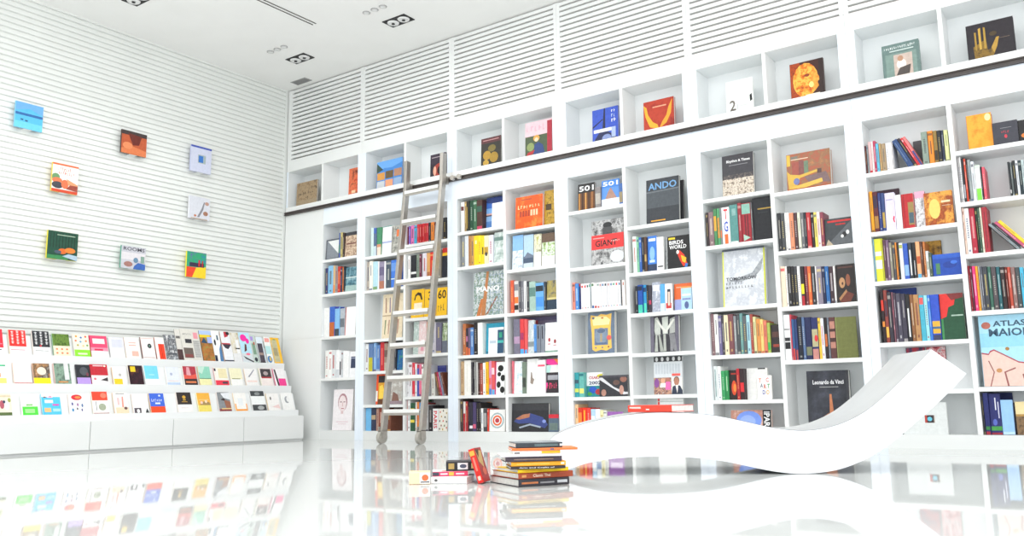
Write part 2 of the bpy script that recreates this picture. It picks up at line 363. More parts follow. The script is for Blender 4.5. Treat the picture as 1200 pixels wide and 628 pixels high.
for i in range(len(ts) - 1):
    a, b = ts[i], ts[i + 1]; nx, nz = -(b[1] - a[1]), b[0] - a[0]; l = math.hypot(nx, nz); 
    for q in ((a, b),):
        mb.face([Lh(a[0], a[1] + .0015, .006), Lh(b[0], b[1] + .0015, .006), Lh(b[0], b[1] + .0015, WB - .006), Lh(a[0], a[1] + .0015, WB - .006)], M_BENCH_TOP)
o = mb.build('seat_surface', root); o.location = -ORG; 

# ------------------------------------------------------------------ ceiling fittings
def local(root, mb, name):
    o = mb.build(name, root); return o
for (cx, cy, lab, second) in ((.845, -.55, 'black twin downlight in the ceiling nearest the corner', True), (2.27, -.585, 'black twin downlight in the ceiling above the ladder', False), (.75, -2.30, 'black twin downlight cut by the top edge of view', False)):
    rot = math.radians(-9) if cx > 1 else (math.radians(-8) if cy > -1 else 0)
    root = empty('ceiling_light', lab, 'ceiling light', (cx, cy, CEIL - .0005), (0, 0, 0), 'twin downlights in the ceiling')
    mb = MB(); mb.box(-.14, -.075, -.006, .14, .075, 0, M_BLACK); local(root, mb, 'frame')
    for sx in (-.066, .066):
        mb = MB(); mb.tube((sx, 0, -.014), (sx, 0, -.0065), .052, M_LAMP, 28, r2=.058); l = local(root, mb, 'lamp')
        mb = MB(); mb.tube((sx, 0, -.020), (sx, 0, -.0145), .016, M_BLACK, 16); local(l, mb, 'bulb')
for (cx, cy, lab) in ((.845, -.845, 'row of three small grey ceiling spots nearest the corner'), (2.255, -.885, 'row of three small grey ceiling spots above the ladder')):
    root = empty('spot_cluster', lab, 'ceiling light', (cx, cy, CEIL - .0005), (0, 0, 0), 'small triple spots in the ceiling')
    for sx in (-.105, 0, .105):
        mb = MB(); mb.tube((sx, 0, -.006), (sx, 0, 0), .036, M_GREYRING, 24); r_ = local(root, mb, 'ring')
        mb = MB(); mb.tube((sx, 0, -.009), (sx, 0, -.0065), .026, M_LAMP, 24); local(r_, mb, 'lens')
root = empty('ceiling_slot', 'thin dark linear slot running across the ceiling', 'air slot', (1.585, -2.3, CEIL - .0005))
for sx in (-.022, .022):
    mb = MB(); mb.box(sx - .006, -1.3, -.003, sx + .006, 1.29, 0, surf('slot_dark', (.08, .07, .07))); local(root, mb, 'slot_line')
root = empty('ceiling_vent', 'small grey ceiling vent in the corner above the louvers', 'vent', (.36, -.115, CEIL - .0005))
mb = MB(); mb.box(-.12, -.055, -.004, .12, .055, 0, surf('vent_grey', (.42, .42, .41))); local(root, mb, 'vent_frame')
mb = MB()
for k in range(7): mb.box(-.11, -.048 + k * .014, -.008, .11, -.042 + k * .014, -.0045, surf('vent_slat', (.3, .3, .3)) if k == 0 else mb.mats[0])
local(root, mb, 'vent_slats')

# ------------------------------------------------------------------ books
GROUPS=['book on the bench', 'books mounted face-out on the slatted left wall', 'books on the glossy floor', 'books stacked on the glossy floor beside the bench', 'face-out books in the high row of cubbies', "face-out books on the bottom shelf of the column behind ladder's right rail", 'face-out books on the bottom shelf of the column next to the rightmost', 'face-out books on the bottom shelf of the fifth column right of ladder', 'face-out books on the bottom shelf of the first column right of ladder', 'face-out books on the bottom shelf of the fourth column right of ladder', 'face-out books on the bottom shelf of the narrow leftmost column', 'face-out books on the bottom shelf of the rightmost column', 'face-out books on the bottom shelf of the second column right of ladder', 'face-out books on the bottom shelf of the sixth column right of ladder', 'face-out books on the bottom shelf of the third column right of ladder', "face-out books on the fifth shelf of the column behind ladder's left rail", "face-out books on the fifth shelf of the column behind ladder's right rail", 'face-out books on the fifth shelf of the column next to the rightmost', 'face-out books on the fifth shelf of the fifth column right of ladder', 'face-out books on the fifth shelf of the first column right of ladder', 'face-out books on the fifth shelf of the fourth column right of ladder', 'face-out books on the fifth shelf of the rightmost column', 'face-out books on the fifth shelf of the second column right of ladder', 'face-out books on the fifth shelf of the third column right of ladder', "face-out books on the fourth shelf of the column behind ladder's left rail", "face-out books on the fourth shelf of the column behind ladder's right rail", 'face-out books on the fourth shelf of the column next to the rightmost', 'face-out books on the fourth shelf of the fifth column right of ladder', 'face-out books on the fourth shelf of the first column right of ladder', 'face-out books on the fourth shelf of the fourth column right of ladder', 'face-out books on the fourth shelf of the narrow leftmost column', 'face-out books on the fourth shelf of the second column right of ladder', 'face-out books on the fourth shelf of the sixth column right of ladder', 'face-out books on the fourth shelf of the third column right of ladder', "face-out books on the second shelf of the column behind ladder's right rail", 'face-out books on the second shelf of the column next to the rightmost', 'face-out books on the second shelf of the fifth column right of ladder', 'face-out books on the second shelf of the first column right of ladder', 'face-out books on the second shelf of the fourth column right of ladder', 'face-out books on the second shelf of the narrow leftmost column', 'face-out books on the second shelf of the second column right of ladder', 'face-out books on the second shelf of the sixth column right of ladder', 'face-out books on the second shelf of the third column right of ladder', "face-out books on the third shelf of the column behind ladder's left rail", "face-out books on the third shelf of the column behind ladder's right rail", 'face-out books on the third shelf of the column next to the rightmost', 'face-out books on the third shelf of the fifth column right of ladder', 'face-out books on the third shelf of the first column right of ladder', 'face-out books on the third shelf of the fourth column right of ladder', 'face-out books on the third shelf of the narrow leftmost column', 'face-out books on the third shelf of the second column right of ladder', 'face-out books on the third shelf of the sixth column right of ladder', "face-out books on the top shelf of the column behind ladder's left rail", 'face-out books on the top shelf of the column next to the rightmost', 'face-out books on the top shelf of the fifth column right of ladder', 'face-out books on the top shelf of the first column right of ladder', 'face-out books on the top shelf of the fourth column right of ladder', 'face-out books on the top shelf of the narrow leftmost column', 'face-out books on the top shelf of the rightmost column', 'face-out books on the top shelf of the second column right of ladder', 'face-out books on the top shelf of the sixth column right of ladder', 'face-out books on the top shelf of the third column right of ladder', 'magazines on the top ledge of the wall display', 'paperbacks on the first ledge of the wall display', 'paperbacks on the second ledge of the wall display', 'paperbacks on the third ledge of the wall display', 'small pile of books on the glossy floor']
SHELF_Z={'A':[1.883,1.514,1.059,0.628,0.09],'B':[1.846,1.496,0.994,0.675,0.346,0.09],'C':[1.904,1.529,1.171,0.818,0.417,0.09],'D':[1.943,1.609,1.133,0.781,0.416,0.09],'E':[1.885,1.524,1.132,0.765,0.419,0.09],'F':[1.963,1.47,1.111,0.731,0.378,0.09],'G':[1.757,1.37,1.037,0.716,0.385,0.09],'H':[1.884,1.513,1.03,0.67,0.335,0.09],'I':[1.851,1.408,0.996,0.609,0.09],'J':[1.888,1.466,1.121,0.7,0.381,0.09],'K':[1.941,1.593,1.247,0.874,0.39,0.09]}
COLUMN={'A': 'narrow leftmost column', 'B': "column behind ladder's left rail", 'C': "column behind ladder's right rail", 'D': 'first column right of ladder', 'E': 'second column right of ladder', 'F': 'third column right of ladder', 'G': 'fourth column right of ladder', 'H': 'fifth column right of ladder', 'I': 'sixth column right of ladder', 'J': 'column next to the rightmost', 'K': 'rightmost column'}
ORD=['first', 'second', 'third', 'fourth', 'fifth', 'sixth', 'seventh', 'eighth', 'ninth', 'tenth', 'eleventh', 'twelfth', 'thirteenth', 'fourteenth', 'fifteenth', 'sixteenth', 'seventeenth', 'eighteenth', 'nineteenth', 'twentieth', 'twenty-first', 'twenty-second']
PALETTE={'black': (20,20,24),'charcoal': (60,60,66),'grey': (128,128,130),'pale grey': (190,194,198),'white': (244,244,244),'red': (214,32,36),'dark red': (130,24,34),'orange': (240,120,30),'salmon': (240,140,110),'tan': (200,160,110),'cream': (240,228,200),'brown': (110,66,40),'dark brown': (58,36,30),'mauve': (150,110,120),'yellow': (246,210,30),'olive': (120,120,50),'green': (40,140,70),'dark green': (24,70,50),'teal': (30,140,150),'pale green': (180,214,180),'light blue': (120,190,235),'pale blue': (200,222,238),'blue': (40,90,200),'navy': (26,34,84),'purple': (110,70,140),'lilac': (190,170,215),'pink': (236,100,160),'pale pink': (245,200,205),'crimson': (180,20,70),'slate': (84,100,116)}
SPINES={
'A1':[(2,.8714,.0275,.174,.274,.0173,'4a66a8',[('r',0,.0,1,.2,'3a55b8'),('r',0,.2,1,.55,'58a080')]),
(3,.9067,.0295,.179,.276,.0339,'c8b878',0),
(4,.9319,.0289,.178,.268,.0238,'3c2c28',0)],
'A2':[(1,.6486,.0203,.167,.283,.0054,'a8b4a8',0),
(2,.6906,.0313,.171,.283,.0406,'3a3c70',0),
(3,.7686,.0308,.158,.303,.0766,'88c0e4',0),
(4,.8054,.0256,.161,.298,.0307,'d8b080',[('r',0,0,1,.3,'e08848')]),
(5,.8421,.0265,.169,.294,.0352,'989c9c',0),
(6,.8889,.0202,.16,.279,.0394,'c83430',0),
(7,.9099,.0234,.178,.259,.0196,'2a3050',0),
(8,.9255,.0292,.159,.267,.0142,'d87838',0),
(9,.9456,.0296,.158,.274,.0187,'202430',0)],
'A3':[(1,.7277,.0274,.158,.309,.0845,'f0f0ee',[]),
(2,.8135,.02,.177,.315,.0771,'3868c8',[('r',0,0,1,.48,'c86830')]),
(3,.8814,.0225,.16,.31,.0665,'88bce8',[('r',0,0,1,.25,'404850'),('r',0,.93,1,1,'3040a0')]),
(4,.9517,.0318,.177,.301,.0689,'b8c0c8',[('r',0,.95,1,1,'283890'),('r',0,.3,1,.6,'707880')])],
'A4':[(1,.7302,.0235,.179,.288,.0513,'eeeeea',0),
(2,.7734,.0265,.172,.291,.0418,'f6f6f4',0),
(3,.8342,.0225,.179,.288,.0558,'dcdfe0',0),
(4,.8877,.0283,.179,.286,.0522,'f4f4f4',[('r',0,0,1,.3,'d0d4d8')]),
(5,.9117,.0307,.162,.276,.0226,'e8e8ea',[('r',0,.1,1,.6,'303038')]),
(6,.9463,.0243,.159,.274,.0271,'c8ccd0',0),
(7,1.0304,.0217,.157,.27,.0808,'f2f2f2',[])],
'B1':[(1,1.3683,.0236,.17,.299,.0396,'cfe4e2',[]),
(2,1.4131,.02,.172,.293,.0406,'5a6e90',[('r',0,0,1,.35,'c8d8e0'),('r',0,.8,1,1,'4468b8')]),
(3,1.4754,.0241,.163,.292,.0609,'4a9068',[('r',0,0,1,.3,'e8d8c8'),('r',0,.3,1,.4,'d09070')])],
'B2':[(1,1.305,.0298,.167,.299,.0328,'b8aca0',0),
(2,1.3596,.0238,.167,.305,.048,'f2eee2',0),
(3,1.4225,.0285,.156,.295,.0615,'b8dce8',[('r',0,0,1,.12,'80a878')]),
(4,1.4421,.0317,.156,.293,.0182,'fafafa',[]),
(5,1.5163,.029,.176,.284,.0709,'9890a8',[('r',0,0,1,.3,'b87860'),('r',0,.5,1,.8,'706888')]),
(6,1.5449,.0202,.175,.28,.0195,'f6f6f6',[]),
(7,1.615,.0244,.169,.284,.0687,'4a5866',0),
(8,1.7121,.0201,.156,.279,.0924,'3f78d8',[('r',0,.3,1,.34,'d8e8f8'),('r',0,.6,1,.9,'6898e0')])],
'B4':[(1,1.314,.0222,.179,.278,.0418,'e4e6e6',0),
(2,1.3736,.0224,.174,.28,.0582,'6080b0',[('r',0,0,1,.5,'c8c030')]),
(3,1.4148,.0312,.179,.285,.0398,'8ab4e0',0),
(4,1.4713,.0241,.164,.261,.049,'5a84c0',0),
(5,1.5278,.0263,.174,.285,.0551,'c82830',[('r',.35,.2,.6,.8,'e87870')]),
(6,1.5814,.0213,.174,.272,.0482,'a08878',[('r',0,0,1,.3,'c0b0a0'),('r',0,.5,1,.75,'705850')]),
(7,1.6221,.0296,.176,.254,.0392,'686c74',0),
(8,1.6721,.0204,.179,.251,.0407,'88888c',0),
(9,1.6943,.0211,.164,.258,.0208,'282a34',0)],
'B6':[(1,1.3555,.0273,.178,.222,.0755,'70b8e8',[]),
(2,1.4247,.0241,.178,.219,.0653,'2c3450',[('r',0,.5,1,.7,'b8a080')]),
(3,1.462,.0265,.163,.218,.0359,'b89080',0),
(4,1.518,.0238,.159,.222,.0528,'8c3c28',0),
(5,1.5715,.0209,.159,.213,.0501,'5a2c24',0),
(6,1.6217,.0283,.18,.213,.0488,'7a4430',0)],
'C1':[(1,1.8426,.0219,.156,.185,.0054,'8a3434',0),
(2,1.8494,.0318,.168,.194,.0054,'c01860',0),
(3,1.8785,.0249,.161,.189,.0277,'8060b8',0),
(4,1.9207,.0271,.176,.193,.0408,'e878b8',0),
(5,1.9606,.0255,.166,.187,.0378,'40b0d8',0),
(6,1.9964,.0207,.178,.194,.0308,'d83038',0),
(7,2.0268,.0204,.167,.193,.029,'c82028',0),
(8,2.0506,.0301,.158,.195,.0224,'d82430',0),
(9,2.0795,.0288,.179,.194,.0272,'c01c28',0),
(10,2.1082,.0276,.175,.191,.027,'d02c38',0),
(11,2.1434,.0213,.166,.191,.0291,'282430',0),
(12,2.1857,.0218,.176,.19,.0409,'e88838',0),
(13,2.2027,.0235,.166,.188,.0156,'6c3024',0),
(14,2.2139,.032,.176,.188,.0099,'587858',0),
(15,2.2489,.0317,.166,.191,.0336,'242428',0),
(16,2.2949,.0259,.173,.201,.0404,'787878',[]),
(17,2.3401,.0257,.162,.216,.0437,'1c1c20',0)],
'C2':[(1,1.8427,.0248,.159,.267,.0055,'d0d4d4',0),
(2,1.8747,.0245,.18,.267,.0306,'f4f4f2',0),
(3,1.9494,.0315,.171,.268,.0733,'20222a',[('r',0,.3,1,.38,'f0f0f0')]),
(4,1.9912,.026,.163,.267,.0362,'8a9a88',0),
(5,2.019,.0211,.162,.267,.0227,'7a3048',0),
(6,2.0315,.0294,.177,.27,.0112,'a09aa0',0),
(7,2.0857,.0243,.175,.27,.049,'ece6f0',0),
(8,2.1285,.0293,.172,.269,.0414,'e0a868',[('r',0,.1,1,.3,'c07848')]),
(9,2.1917,.028,.174,.27,.0614,'d82820',0),
(10,2.225,.0244,.173,.269,.0297,'f0b820',0),
(11,2.2721,.0234,.167,.285,.0456,'8a8478',0)],
'C4':[(4,2.201,.0292,.172,.297,.0702,'c8c4cc',0),
(5,2.2718,.0235,.179,.287,.0652,'706c84',0)],
'C5':[(2,1.8564,.0278,.17,.33,.0192,'f0eef0',0),
(3,1.9044,.0201,.169,.328,.0404,'e8e8ec',0),
(4,1.9381,.023,.172,.322,.0323,'d83848',0),
(5,1.9621,.0256,.175,.313,.0226,'f4f4f4',0),
(6,1.9886,.0278,.175,.304,.025,'4858b0',[('r',0,.88,1,1,'d03030')]),
(7,2.019,.0242,.171,.306,.0266,'e87898',0),
(8,2.042,.0289,.176,.303,.0216,'f4f0ec',0),
(9,2.0753,.0242,.176,.3,.0286,'dcdce0',[('r',0,.88,1,1,'282430')]),
(10,2.1854,.0304,.172,.208,.0441,'d8d8d0',0),
(11,2.2614,.025,.17,.225,.024,'7a3c28',0,14),
(12,2.2831,.025,.17,.225,.02,'c02050',0,14),
(13,2.3064,.025,.17,.225,.022,'8a90a8',0,14),
(14,2.3318,.025,.17,.22,.024,'6a3420',0,14)],
'C6':[(1,1.8426,.0317,.179,.293,.0054,'d82838',0),
(2,1.8792,.0262,.168,.293,.0347,'f4f4f4',0),
(4,1.9378,.022,.176,.266,.0542,'28583a',[('r',0,.3,1,.4,'f0d850'),('r',0,.7,1,.8,'f0d850')]),
(5,1.9579,.0312,.167,.274,.0186,'f0f0ec',0),
(6,1.9888,.0283,.173,.274,.0277,'e88840',0),
(7,2.0262,.0288,.159,.269,.036,'5890c8',0),
(8,2.0526,.0294,.17,.265,.025,'a83838',0),
(9,2.1074,.028,.166,.248,.0315,'c0c0c0',0),
(10,2.1609,.0275,.174,.239,.0522,'242026',0),
(11,2.2261,.0276,.173,.208,.0638,'f4f4f4',[('t','PARIS',.14,.12,.86,.9,'d82838',-90)])],
'D1':[(1,2.5638,.0203,.159,.292,.0389,'f2f0ec',[('r',0,.72,1,.86,'6a3434')]),
(2,2.5878,.0253,.171,.295,.0226,'a08458',0),
(3,2.6239,.0226,.172,.298,.0334,'28281c',[('r',0,.1,1,.8,'b89838'),('r',.3,0,1,1,'24241c')]),
(4,2.6682,.0276,.156,.294,.0429,'184830',0),
(5,2.7105,.0257,.161,.293,.0402,'3a6848',0),
(6,2.7781,.0206,.158,.284,.0631,'4a2c24',[('r',0,0,1,.12,'c03858'),('r',0,.6,1,.8,'305848')])],
'D2':[(1,2.5653,.0238,.16,.296,.0397,'888c90',0),
(2,2.6086,.0223,.156,.296,.0415,'d8dce0',[]),
(3,2.6387,.0256,.165,.292,.0287,'c08850',[('r',.4,.1,.6,.9,'5a3018')]),
(4,2.6699,.0273,.17,.289,.0298,'c89858',0),
(5,2.725,.0229,.178,.283,.0509,'f4cc18',[('r',.3,.72,.7,.84,'fff0b0')]),
(6,2.7624,.02,.165,.279,.0345,'f8d820',0),
(7,2.7958,.0233,.165,.275,.032,'f4d020',[('r',.2,.35,.8,.6,'5a5020')]),
(8,2.8449,.0214,.176,.269,.0471,'f0e4b8',[('r',0,.35,1,.6,'c09838'),('e',.5,.35,.35,.07,'404040')]),
(9,2.8978,.0245,.156,.267,.0515,'dfe2ee',0)],
'D4':[(1,2.5674,.0274,.157,.294,.036,'c07040',0),
(2,2.5954,.0265,.163,.252,.0266,'302838',[('r',0,0,1,.3,'d86838'),('r',0,.5,1,.7,'b87098')]),
(3,2.6182,.027,.179,.253,.0214,'6a5878',[('r',0,0,1,.25,'e87848')]),
(4,2.6571,.0298,.165,.253,.0375,'5888c8',0),
(5,2.704,.0298,.171,.298,.0455,'201c20',0),
(6,2.7644,.0244,.159,.291,.0557,'f0f0ea',[])],
'D5':[(1,2.5401,.0272,.169,.311,.0348,'c8a880',0),
(2,2.622,.0315,.179,.319,.0804,'f2f0ea',[('r',.4,.1,.45,.9,'d8d4c8')]),
(3,2.6472,.0273,.164,.3,.0213,'38343c',0),
(4,2.6653,.0307,.155,.299,.0168,'24222a',0),
(5,2.7043,.0213,.169,.298,.031,'d8d8d4',[('r',.3,0,.7,1,'2a282c')]),
(6,2.7281,.0274,.159,.291,.0224,'4a2420',0),
(7,2.7613,.0276,.177,.285,.0318,'a84838',0),
(8,2.7949,.0245,.166,.289,.0306,'f4f2ec',0),
(9,2.8273,.0227,.162,.295,.0304,'f4b818',0),
(10,2.8572,.0317,.164,.302,.0285,'d890b8',[('r',0,0,1,.18,'4088d0'),('r',0,.3,1,.5,'e86868')]),
(11,2.8929,.0315,.178,.3,.0343,'e0585a',[('r',0,0,1,.15,'60b0e0'),('r',0,.6,1,.8,'f0d0d8')])],
'D6':[(3,2.5263,.0271,.161,.289,.0311,'4a3838',0),
(4,2.5537,.0318,.167,.269,.026,'e8e4e0',[('r',0,0,1,.6,'c83038')]),
(5,2.5841,.025,.163,.269,.0244,'b02c38',0),
(6,2.5975,.0318,.167,.269,.0121,'28242c',0),
(7,2.6448,.0234,.167,.262,.04,'2c2838',[('r',0,.1,1,.2,'f0e8f0')]),
(8,2.6847,.0215,.171,.261,.0378,'483c68',[('r',0,.1,1,.25,'d86080')]),
(9,2.7102,.0253,.162,.257,.024,'201c20',0),
(10,2.7334,.0294,.176,.255,.0218,'302828',0),
(11,2.7648,.0202,.168,.206,.0237,'f2f2f0',0),
(12,2.804,.0233,.178,.205,.0378,'48484c',[('r',0,.2,1,.8,'a8a8a8')]),
(13,2.8215,.0294,.161,.203,.0161,'e04030',0)],
'E3':[(1,3.1213,.0232,.159,.298,.0324,'d85838',0),
(2,3.1705,.0319,.162,.289,.0478,'d8d4d0',[('r',0,.3,1,.5,'f07830'),('r',0,.1,1,.25,'282828'),('r',0,.7,1,.9,'8a8a90')]),
(3,3.2008,.0273,.167,.284,.0264,'50505a',0),
(4,3.2274,.0277,.17,.282,.0252,'787880',0),
(5,3.259,.0289,.158,.278,.0301,'f0f0f0',[('r',.4,.1,.6,.9,'303038')]),
(6,3.2883,.0291,.163,.275,.0279,'343840',0),
(7,3.3586,.0264,.163,.267,.0679,'a8c4b8',[('r',0,.5,1,.8,'608880')]),
(8,3.4445,.0236,.168,.247,.0833,'68a8e0',[('r',0,.7,1,.9,'283038'),('r',0,.15,1,.5,'4890e0')]),
(9,3.4646,.0256,.164,.253,.0188,'38404a',0)],
'E4':[(2,3.1809,.0289,.17,.313,.0683,'787488',[('r',0,.3,1,.5,'b898b8')]),
(3,3.2292,.0204,.161,.309,.0418,'d83c40',[('r',0,0,1,.14,'50a8e8'),('r',0,.4,1,.6,'a83060')]),
(4,3.2597,.0255,.178,.305,.029,'e05858',[('r',0,0,1,.12,'50a8e8')]),
(6,3.3551,.0307,.169,.253,.0276,'5898e0',0),
(7,3.4017,.0202,.174,.249,.0389,'7a8290',[('r',.3,.5,.7,.95,'383c48')]),
(8,3.4412,.0251,.169,.246,.0381,'888e9a',[('r',.3,.5,.7,.95,'383c48')])],
'E5':[(1,3.1029,.0285,.171,.288,.0152,'e87080',0),
(3,3.2391,.0258,.178,.275,.0405,'788878',[('r',0,.2,1,.5,'404840')]),
(5,3.4433,.0246,.165,.285,.0775,'f4ecee',[('r',0,.8,1,.86,'e86078')])],
'F1':[(2,4.042,.0302,.16,.186,.0539,'8a8484',[('r',0,.2,1,.7,'b8b0a8')]),
(4,4.2573,.0236,.176,.18,.035,'4870b0',[('r',0,.1,1,.6,'a09070')])],
'F3':[(1,3.7638,.0295,.172,.238,.0276,'e8907c',0),
(2,3.8017,.0203,.173,.226,.0317,'4888d0',0),
(3,3.8194,.0317,.18,.222,.0162,'30386a',[('r',0,.9,1,1,'c83838')]),
(4,3.8492,.0284,.156,.219,.0273,'fafafa',[('r',.15,.84,.85,.93,'d84040'),('r',.92,0,1,1,'9a9aa0'),('r',.3,.03,.7,.08,'d84040')]),
(5,3.8751,.0301,.16,.219,.0245,'ececee',[('r',.15,.84,.85,.93,'d84040'),('r',.92,0,1,1,'9a9aa0'),('r',.3,.03,.7,.08,'d84040')]),
(6,3.8983,.0277,.179,.219,.0212,'fafafa',[('r',.15,.84,.85,.93,'202028'),('r',.92,0,1,1,'9a9aa0'),('r',.3,.03,.7,.08,'202028')]),
(7,3.9245,.0285,.158,.219,.0248,'e8ecec',[('r',.6,0,1,1,'405060'),('r',0,.85,1,.95,'78a898')]),
(8,3.9523,.0235,.178,.22,.0243,'f0eeec',[('r',0,.0,1,.12,'4868a0'),('r',0,.86,1,.96,'608060')]),
(9,3.9798,.0218,.17,.213,.0258,'f4f0ee',[('r',0,.0,1,.1,'c04848')]),
(10,4.0027,.025,.159,.214,.0215,'f2eef0',[('r',0,.0,1,.08,'c04848'),('r',0,.88,1,.96,'90a8a0')]),
(11,4.0226,.0275,.156,.217,.0185,'ececee',[('r',.15,.84,.85,.93,'c08080'),('r',.92,0,1,1,'9a9aa0'),('r',.3,.03,.7,.08,'c08080')]),
(12,4.0522,.0213,.164,.216,.0255,'f2f2f4',[('r',.15,.84,.85,.93,'6080a8'),('r',.92,0,1,1,'9a9aa0'),('r',.3,.03,.7,.08,'6080a8')]),
(13,4.0785,.0209,.156,.215,.0249,'ececee',[('r',.15,.84,.85,.93,'404048'),('r',.92,0,1,1,'9a9aa0'),('r',.3,.03,.7,.08,'404048')]),
(14,4.1011,.0269,.174,.215,.0211,'ececee',[('r',.15,.84,.85,.93,'c08080'),('r',.92,0,1,1,'9a9aa0'),('r',.3,.03,.7,.08,'c08080')]),
(15,4.1249,.0305,.158,.215,.0224,'f2f2f4',[('r',.15,.84,.85,.93,'6080a8'),('r',.92,0,1,1,'9a9aa0'),('r',.3,.03,.7,.08,'6080a8')]),
(16,4.1536,.0252,.163,.213,.0251,'f8f8f8',[('r',.15,.84,.85,.93,'58a078'),('r',.92,0,1,1,'9a9aa0'),('r',.3,.03,.7,.08,'58a078')]),
(17,4.1781,.0272,.167,.213,.0231,'f2f2f4',[('r',.15,.84,.85,.93,'d84040'),('r',.92,0,1,1,'9a9aa0'),('r',.3,.03,.7,.08,'d84040')]),
(18,4.203,.0313,.164,.212,.0235,'f8f8f8',[('r',.15,.84,.85,.93,'6080a8'),('r',.92,0,1,1,'9a9aa0'),('r',.3,.03,.7,.08,'6080a8')]),
(19,4.2167,.0207,.172,.216,.0073,'303038',0),
(20,4.2478,.0218,.171,.213,.0297,'f0e8e4',[('r',.3,.8,.7,.92,'c07060')])],
'F5':[(1,3.7788,.0261,.178,.206,.0426,'30a0a8',[('r',0,.2,1,.35,'d8e060'),('r',0,.55,1,.7,'385868')]),
(2,3.8276,.0267,.171,.205,.0474,'68b8b0',[('r',0,.15,1,.35,'e8e878'),('r',0,.85,1,.95,'287880')])],
'F6':[(1,3.7646,.0232,.169,.229,.0284,'f0c898',0),
(2,3.802,.0231,.174,.201,.036,'d83820',[('r',0,.3,1,.8,'f08838')]),
(3,3.8455,.0262,.158,.2,.0421,'f03018',[('r',.3,.1,.7,.9,'f8b030')]),
(4,3.8827,.0228,.164,.198,.0346,'e84038',0),
(5,3.9256,.0288,.159,.188,.0415,'b8d8f0',[('r',0,.3,1,.7,'f4f8fc')]),
(6,3.9727,.0286,.171,.188,.0457,'f0f4f8',[('r',0,.3,1,.6,'5078b0')]),
(7,4.0067,.021,.172,.179,.0291,'f0e8b0',0),
(8,4.0386,.0211,.158,.176,.0305,'e8e8e0',0)],
'G2':[(1,4.3626,.0271,.161,.305,.0339,'e8f0ea',0),
(2,4.3842,.0305,.167,.299,.0202,'88c8a0',0),
(3,4.4109,.0239,.175,.291,.0227,'3868b8',0),
(4,4.4344,.0204,.173,.288,.021,'20222c',0),
(5,4.4566,.0206,.159,.288,.0208,'5a4030',[('r',0,.3,1,.5,'c0a060')])],
'G3':[(1,4.3562,.0314,.172,.228,.0235,'20242e',0),
(2,4.4047,.0227,.158,.233,.0434,'1850a8',[('r',0,0,1,.3,'48c8b0'),('r',0,.8,1,.95,'102040')]),
(3,4.4347,.0317,.172,.231,.0285,'2890c8',[('r',0,0,1,.35,'50d0b8'),('r',0,.75,1,.9,'183868')]),
(4,4.4532,.0298,.158,.226,.017,'24222a',0),
(5,4.4802,.0275,.164,.223,.0253,'383440',[('r',0,.3,1,.45,'b83858')])],
'H2':[(1,4.995,.0228,.163,.271,.0178,'3a3034',0),
(2,5.0388,.0274,.164,.271,.0424,'8a7074',0),
(3,5.0644,.0246,.158,.292,.0239,'4a8858',[('r',0,.4,1,.8,'e0a038')]),
(4,5.088,.03,.171,.293,.0222,'58a070',[('r',0,.2,1,.75,'c89048')]),
(5,5.104,.0297,.166,.291,.0147,'808888',[('r',0,.2,1,.4,'d87040')]),
(6,5.1679,.0302,.168,.293,.0624,'f4f2f0',[('t','T',.25,.68,.8,.95,'d82838',0),('t','G',.22,.34,.8,.62,'3858c0',0),('r',.25,.02,.75,.28,'d86830')]),
(7,5.2338,.0271,.169,.303,.0641,'58908c',[('r',.3,.72,.8,.9,'88b0ac'),('r',0,.0,1,.06,'d8e0dc')]),
(8,5.2642,.0289,.165,.311,.029,'9a2c38',0),
(9,5.338,.0212,.156,.3,.0703,'a02430',[('r',0,.72,1,.98,'88b8a8'),('r',.3,.1,.45,.7,'602028'),('r',.6,.1,.75,.7,'602028'),('p',[(.1,.03),(.9,.1),(.1,.2)],'a8c8b8')]),
(10,5.3508,.0224,.156,.303,.0114,'606064',0)],
'H4':[(1,4.9971,.0307,.167,.32,.0259,'8a6a70',0),
(2,5.0307,.0291,.155,.315,.0322,'f4f2ec',0),
(3,5.0581,.0256,.177,.3,.0254,'706890',0),
(4,5.0771,.0274,.166,.292,.0176,'4a4448',0),
(5,5.1123,.0256,.157,.302,.0339,'efe2bc',0),
(6,5.1528,.0219,.159,.306,.0384,'7c4a50',0),
(7,5.1745,.0245,.165,.291,.0203,'888c90',0),
(8,5.2002,.0306,.159,.3,.0243,'4c5054',0),
(9,5.2262,.023,.162,.307,.0226,'6c9a98',0),
(10,5.2537,.0219,.162,.285,.0261,'5c6064',0),
(11,5.2829,.0228,.167,.29,.0278,'a8d4dc',0),
(12,5.3027,.0204,.178,.295,.0183,'a84c40',0),
(13,5.326,.0244,.178,.274,.0219,'d8d49c',0),
(14,5.3558,.0283,.172,.257,.0283,'d8904c',0),
(15,5.3812,.0257,.179,.251,.0239,'e8c878',0),
(16,5.4071,.0214,.172,.24,.0238,'d87860',0),
(17,5.4306,.0235,.172,.222,.0222,'a8b858',[('r',0,.1,1,.35,'38b050')])],
'H5':[(1,5.0039,.0288,.159,.256,.0301,'dfe4e4',[('r',.3,.1,.6,.9,'8aa8a8')]),
(2,5.0337,.0224,.156,.252,.0266,'f4f6f4',0),
(3,5.064,.0228,.157,.217,.0289,'38a060',0),
(4,5.0914,.0248,.179,.22,.026,'2c9050',[('r',.3,.3,.6,.8,'b8e0b8')]),
(6,5.1774,.0244,.163,.231,.0232,'b82430',0),
(7,5.2112,.0256,.162,.228,.0324,'301c20',[('r',0,.25,1,.55,'d82830')])],
'I2':[(1,5.5611,.0288,.173,.293,.0249,'34363a',0),
(2,5.5881,.022,.161,.288,.0242,'4a4c50',0),
(3,5.6026,.0281,.179,.288,.0131,'e8e8e4',0),
(4,5.6229,.0278,.166,.286,.0189,'f2eeea',0),
(5,5.6556,.0317,.155,.282,.0313,'e0906c',0),
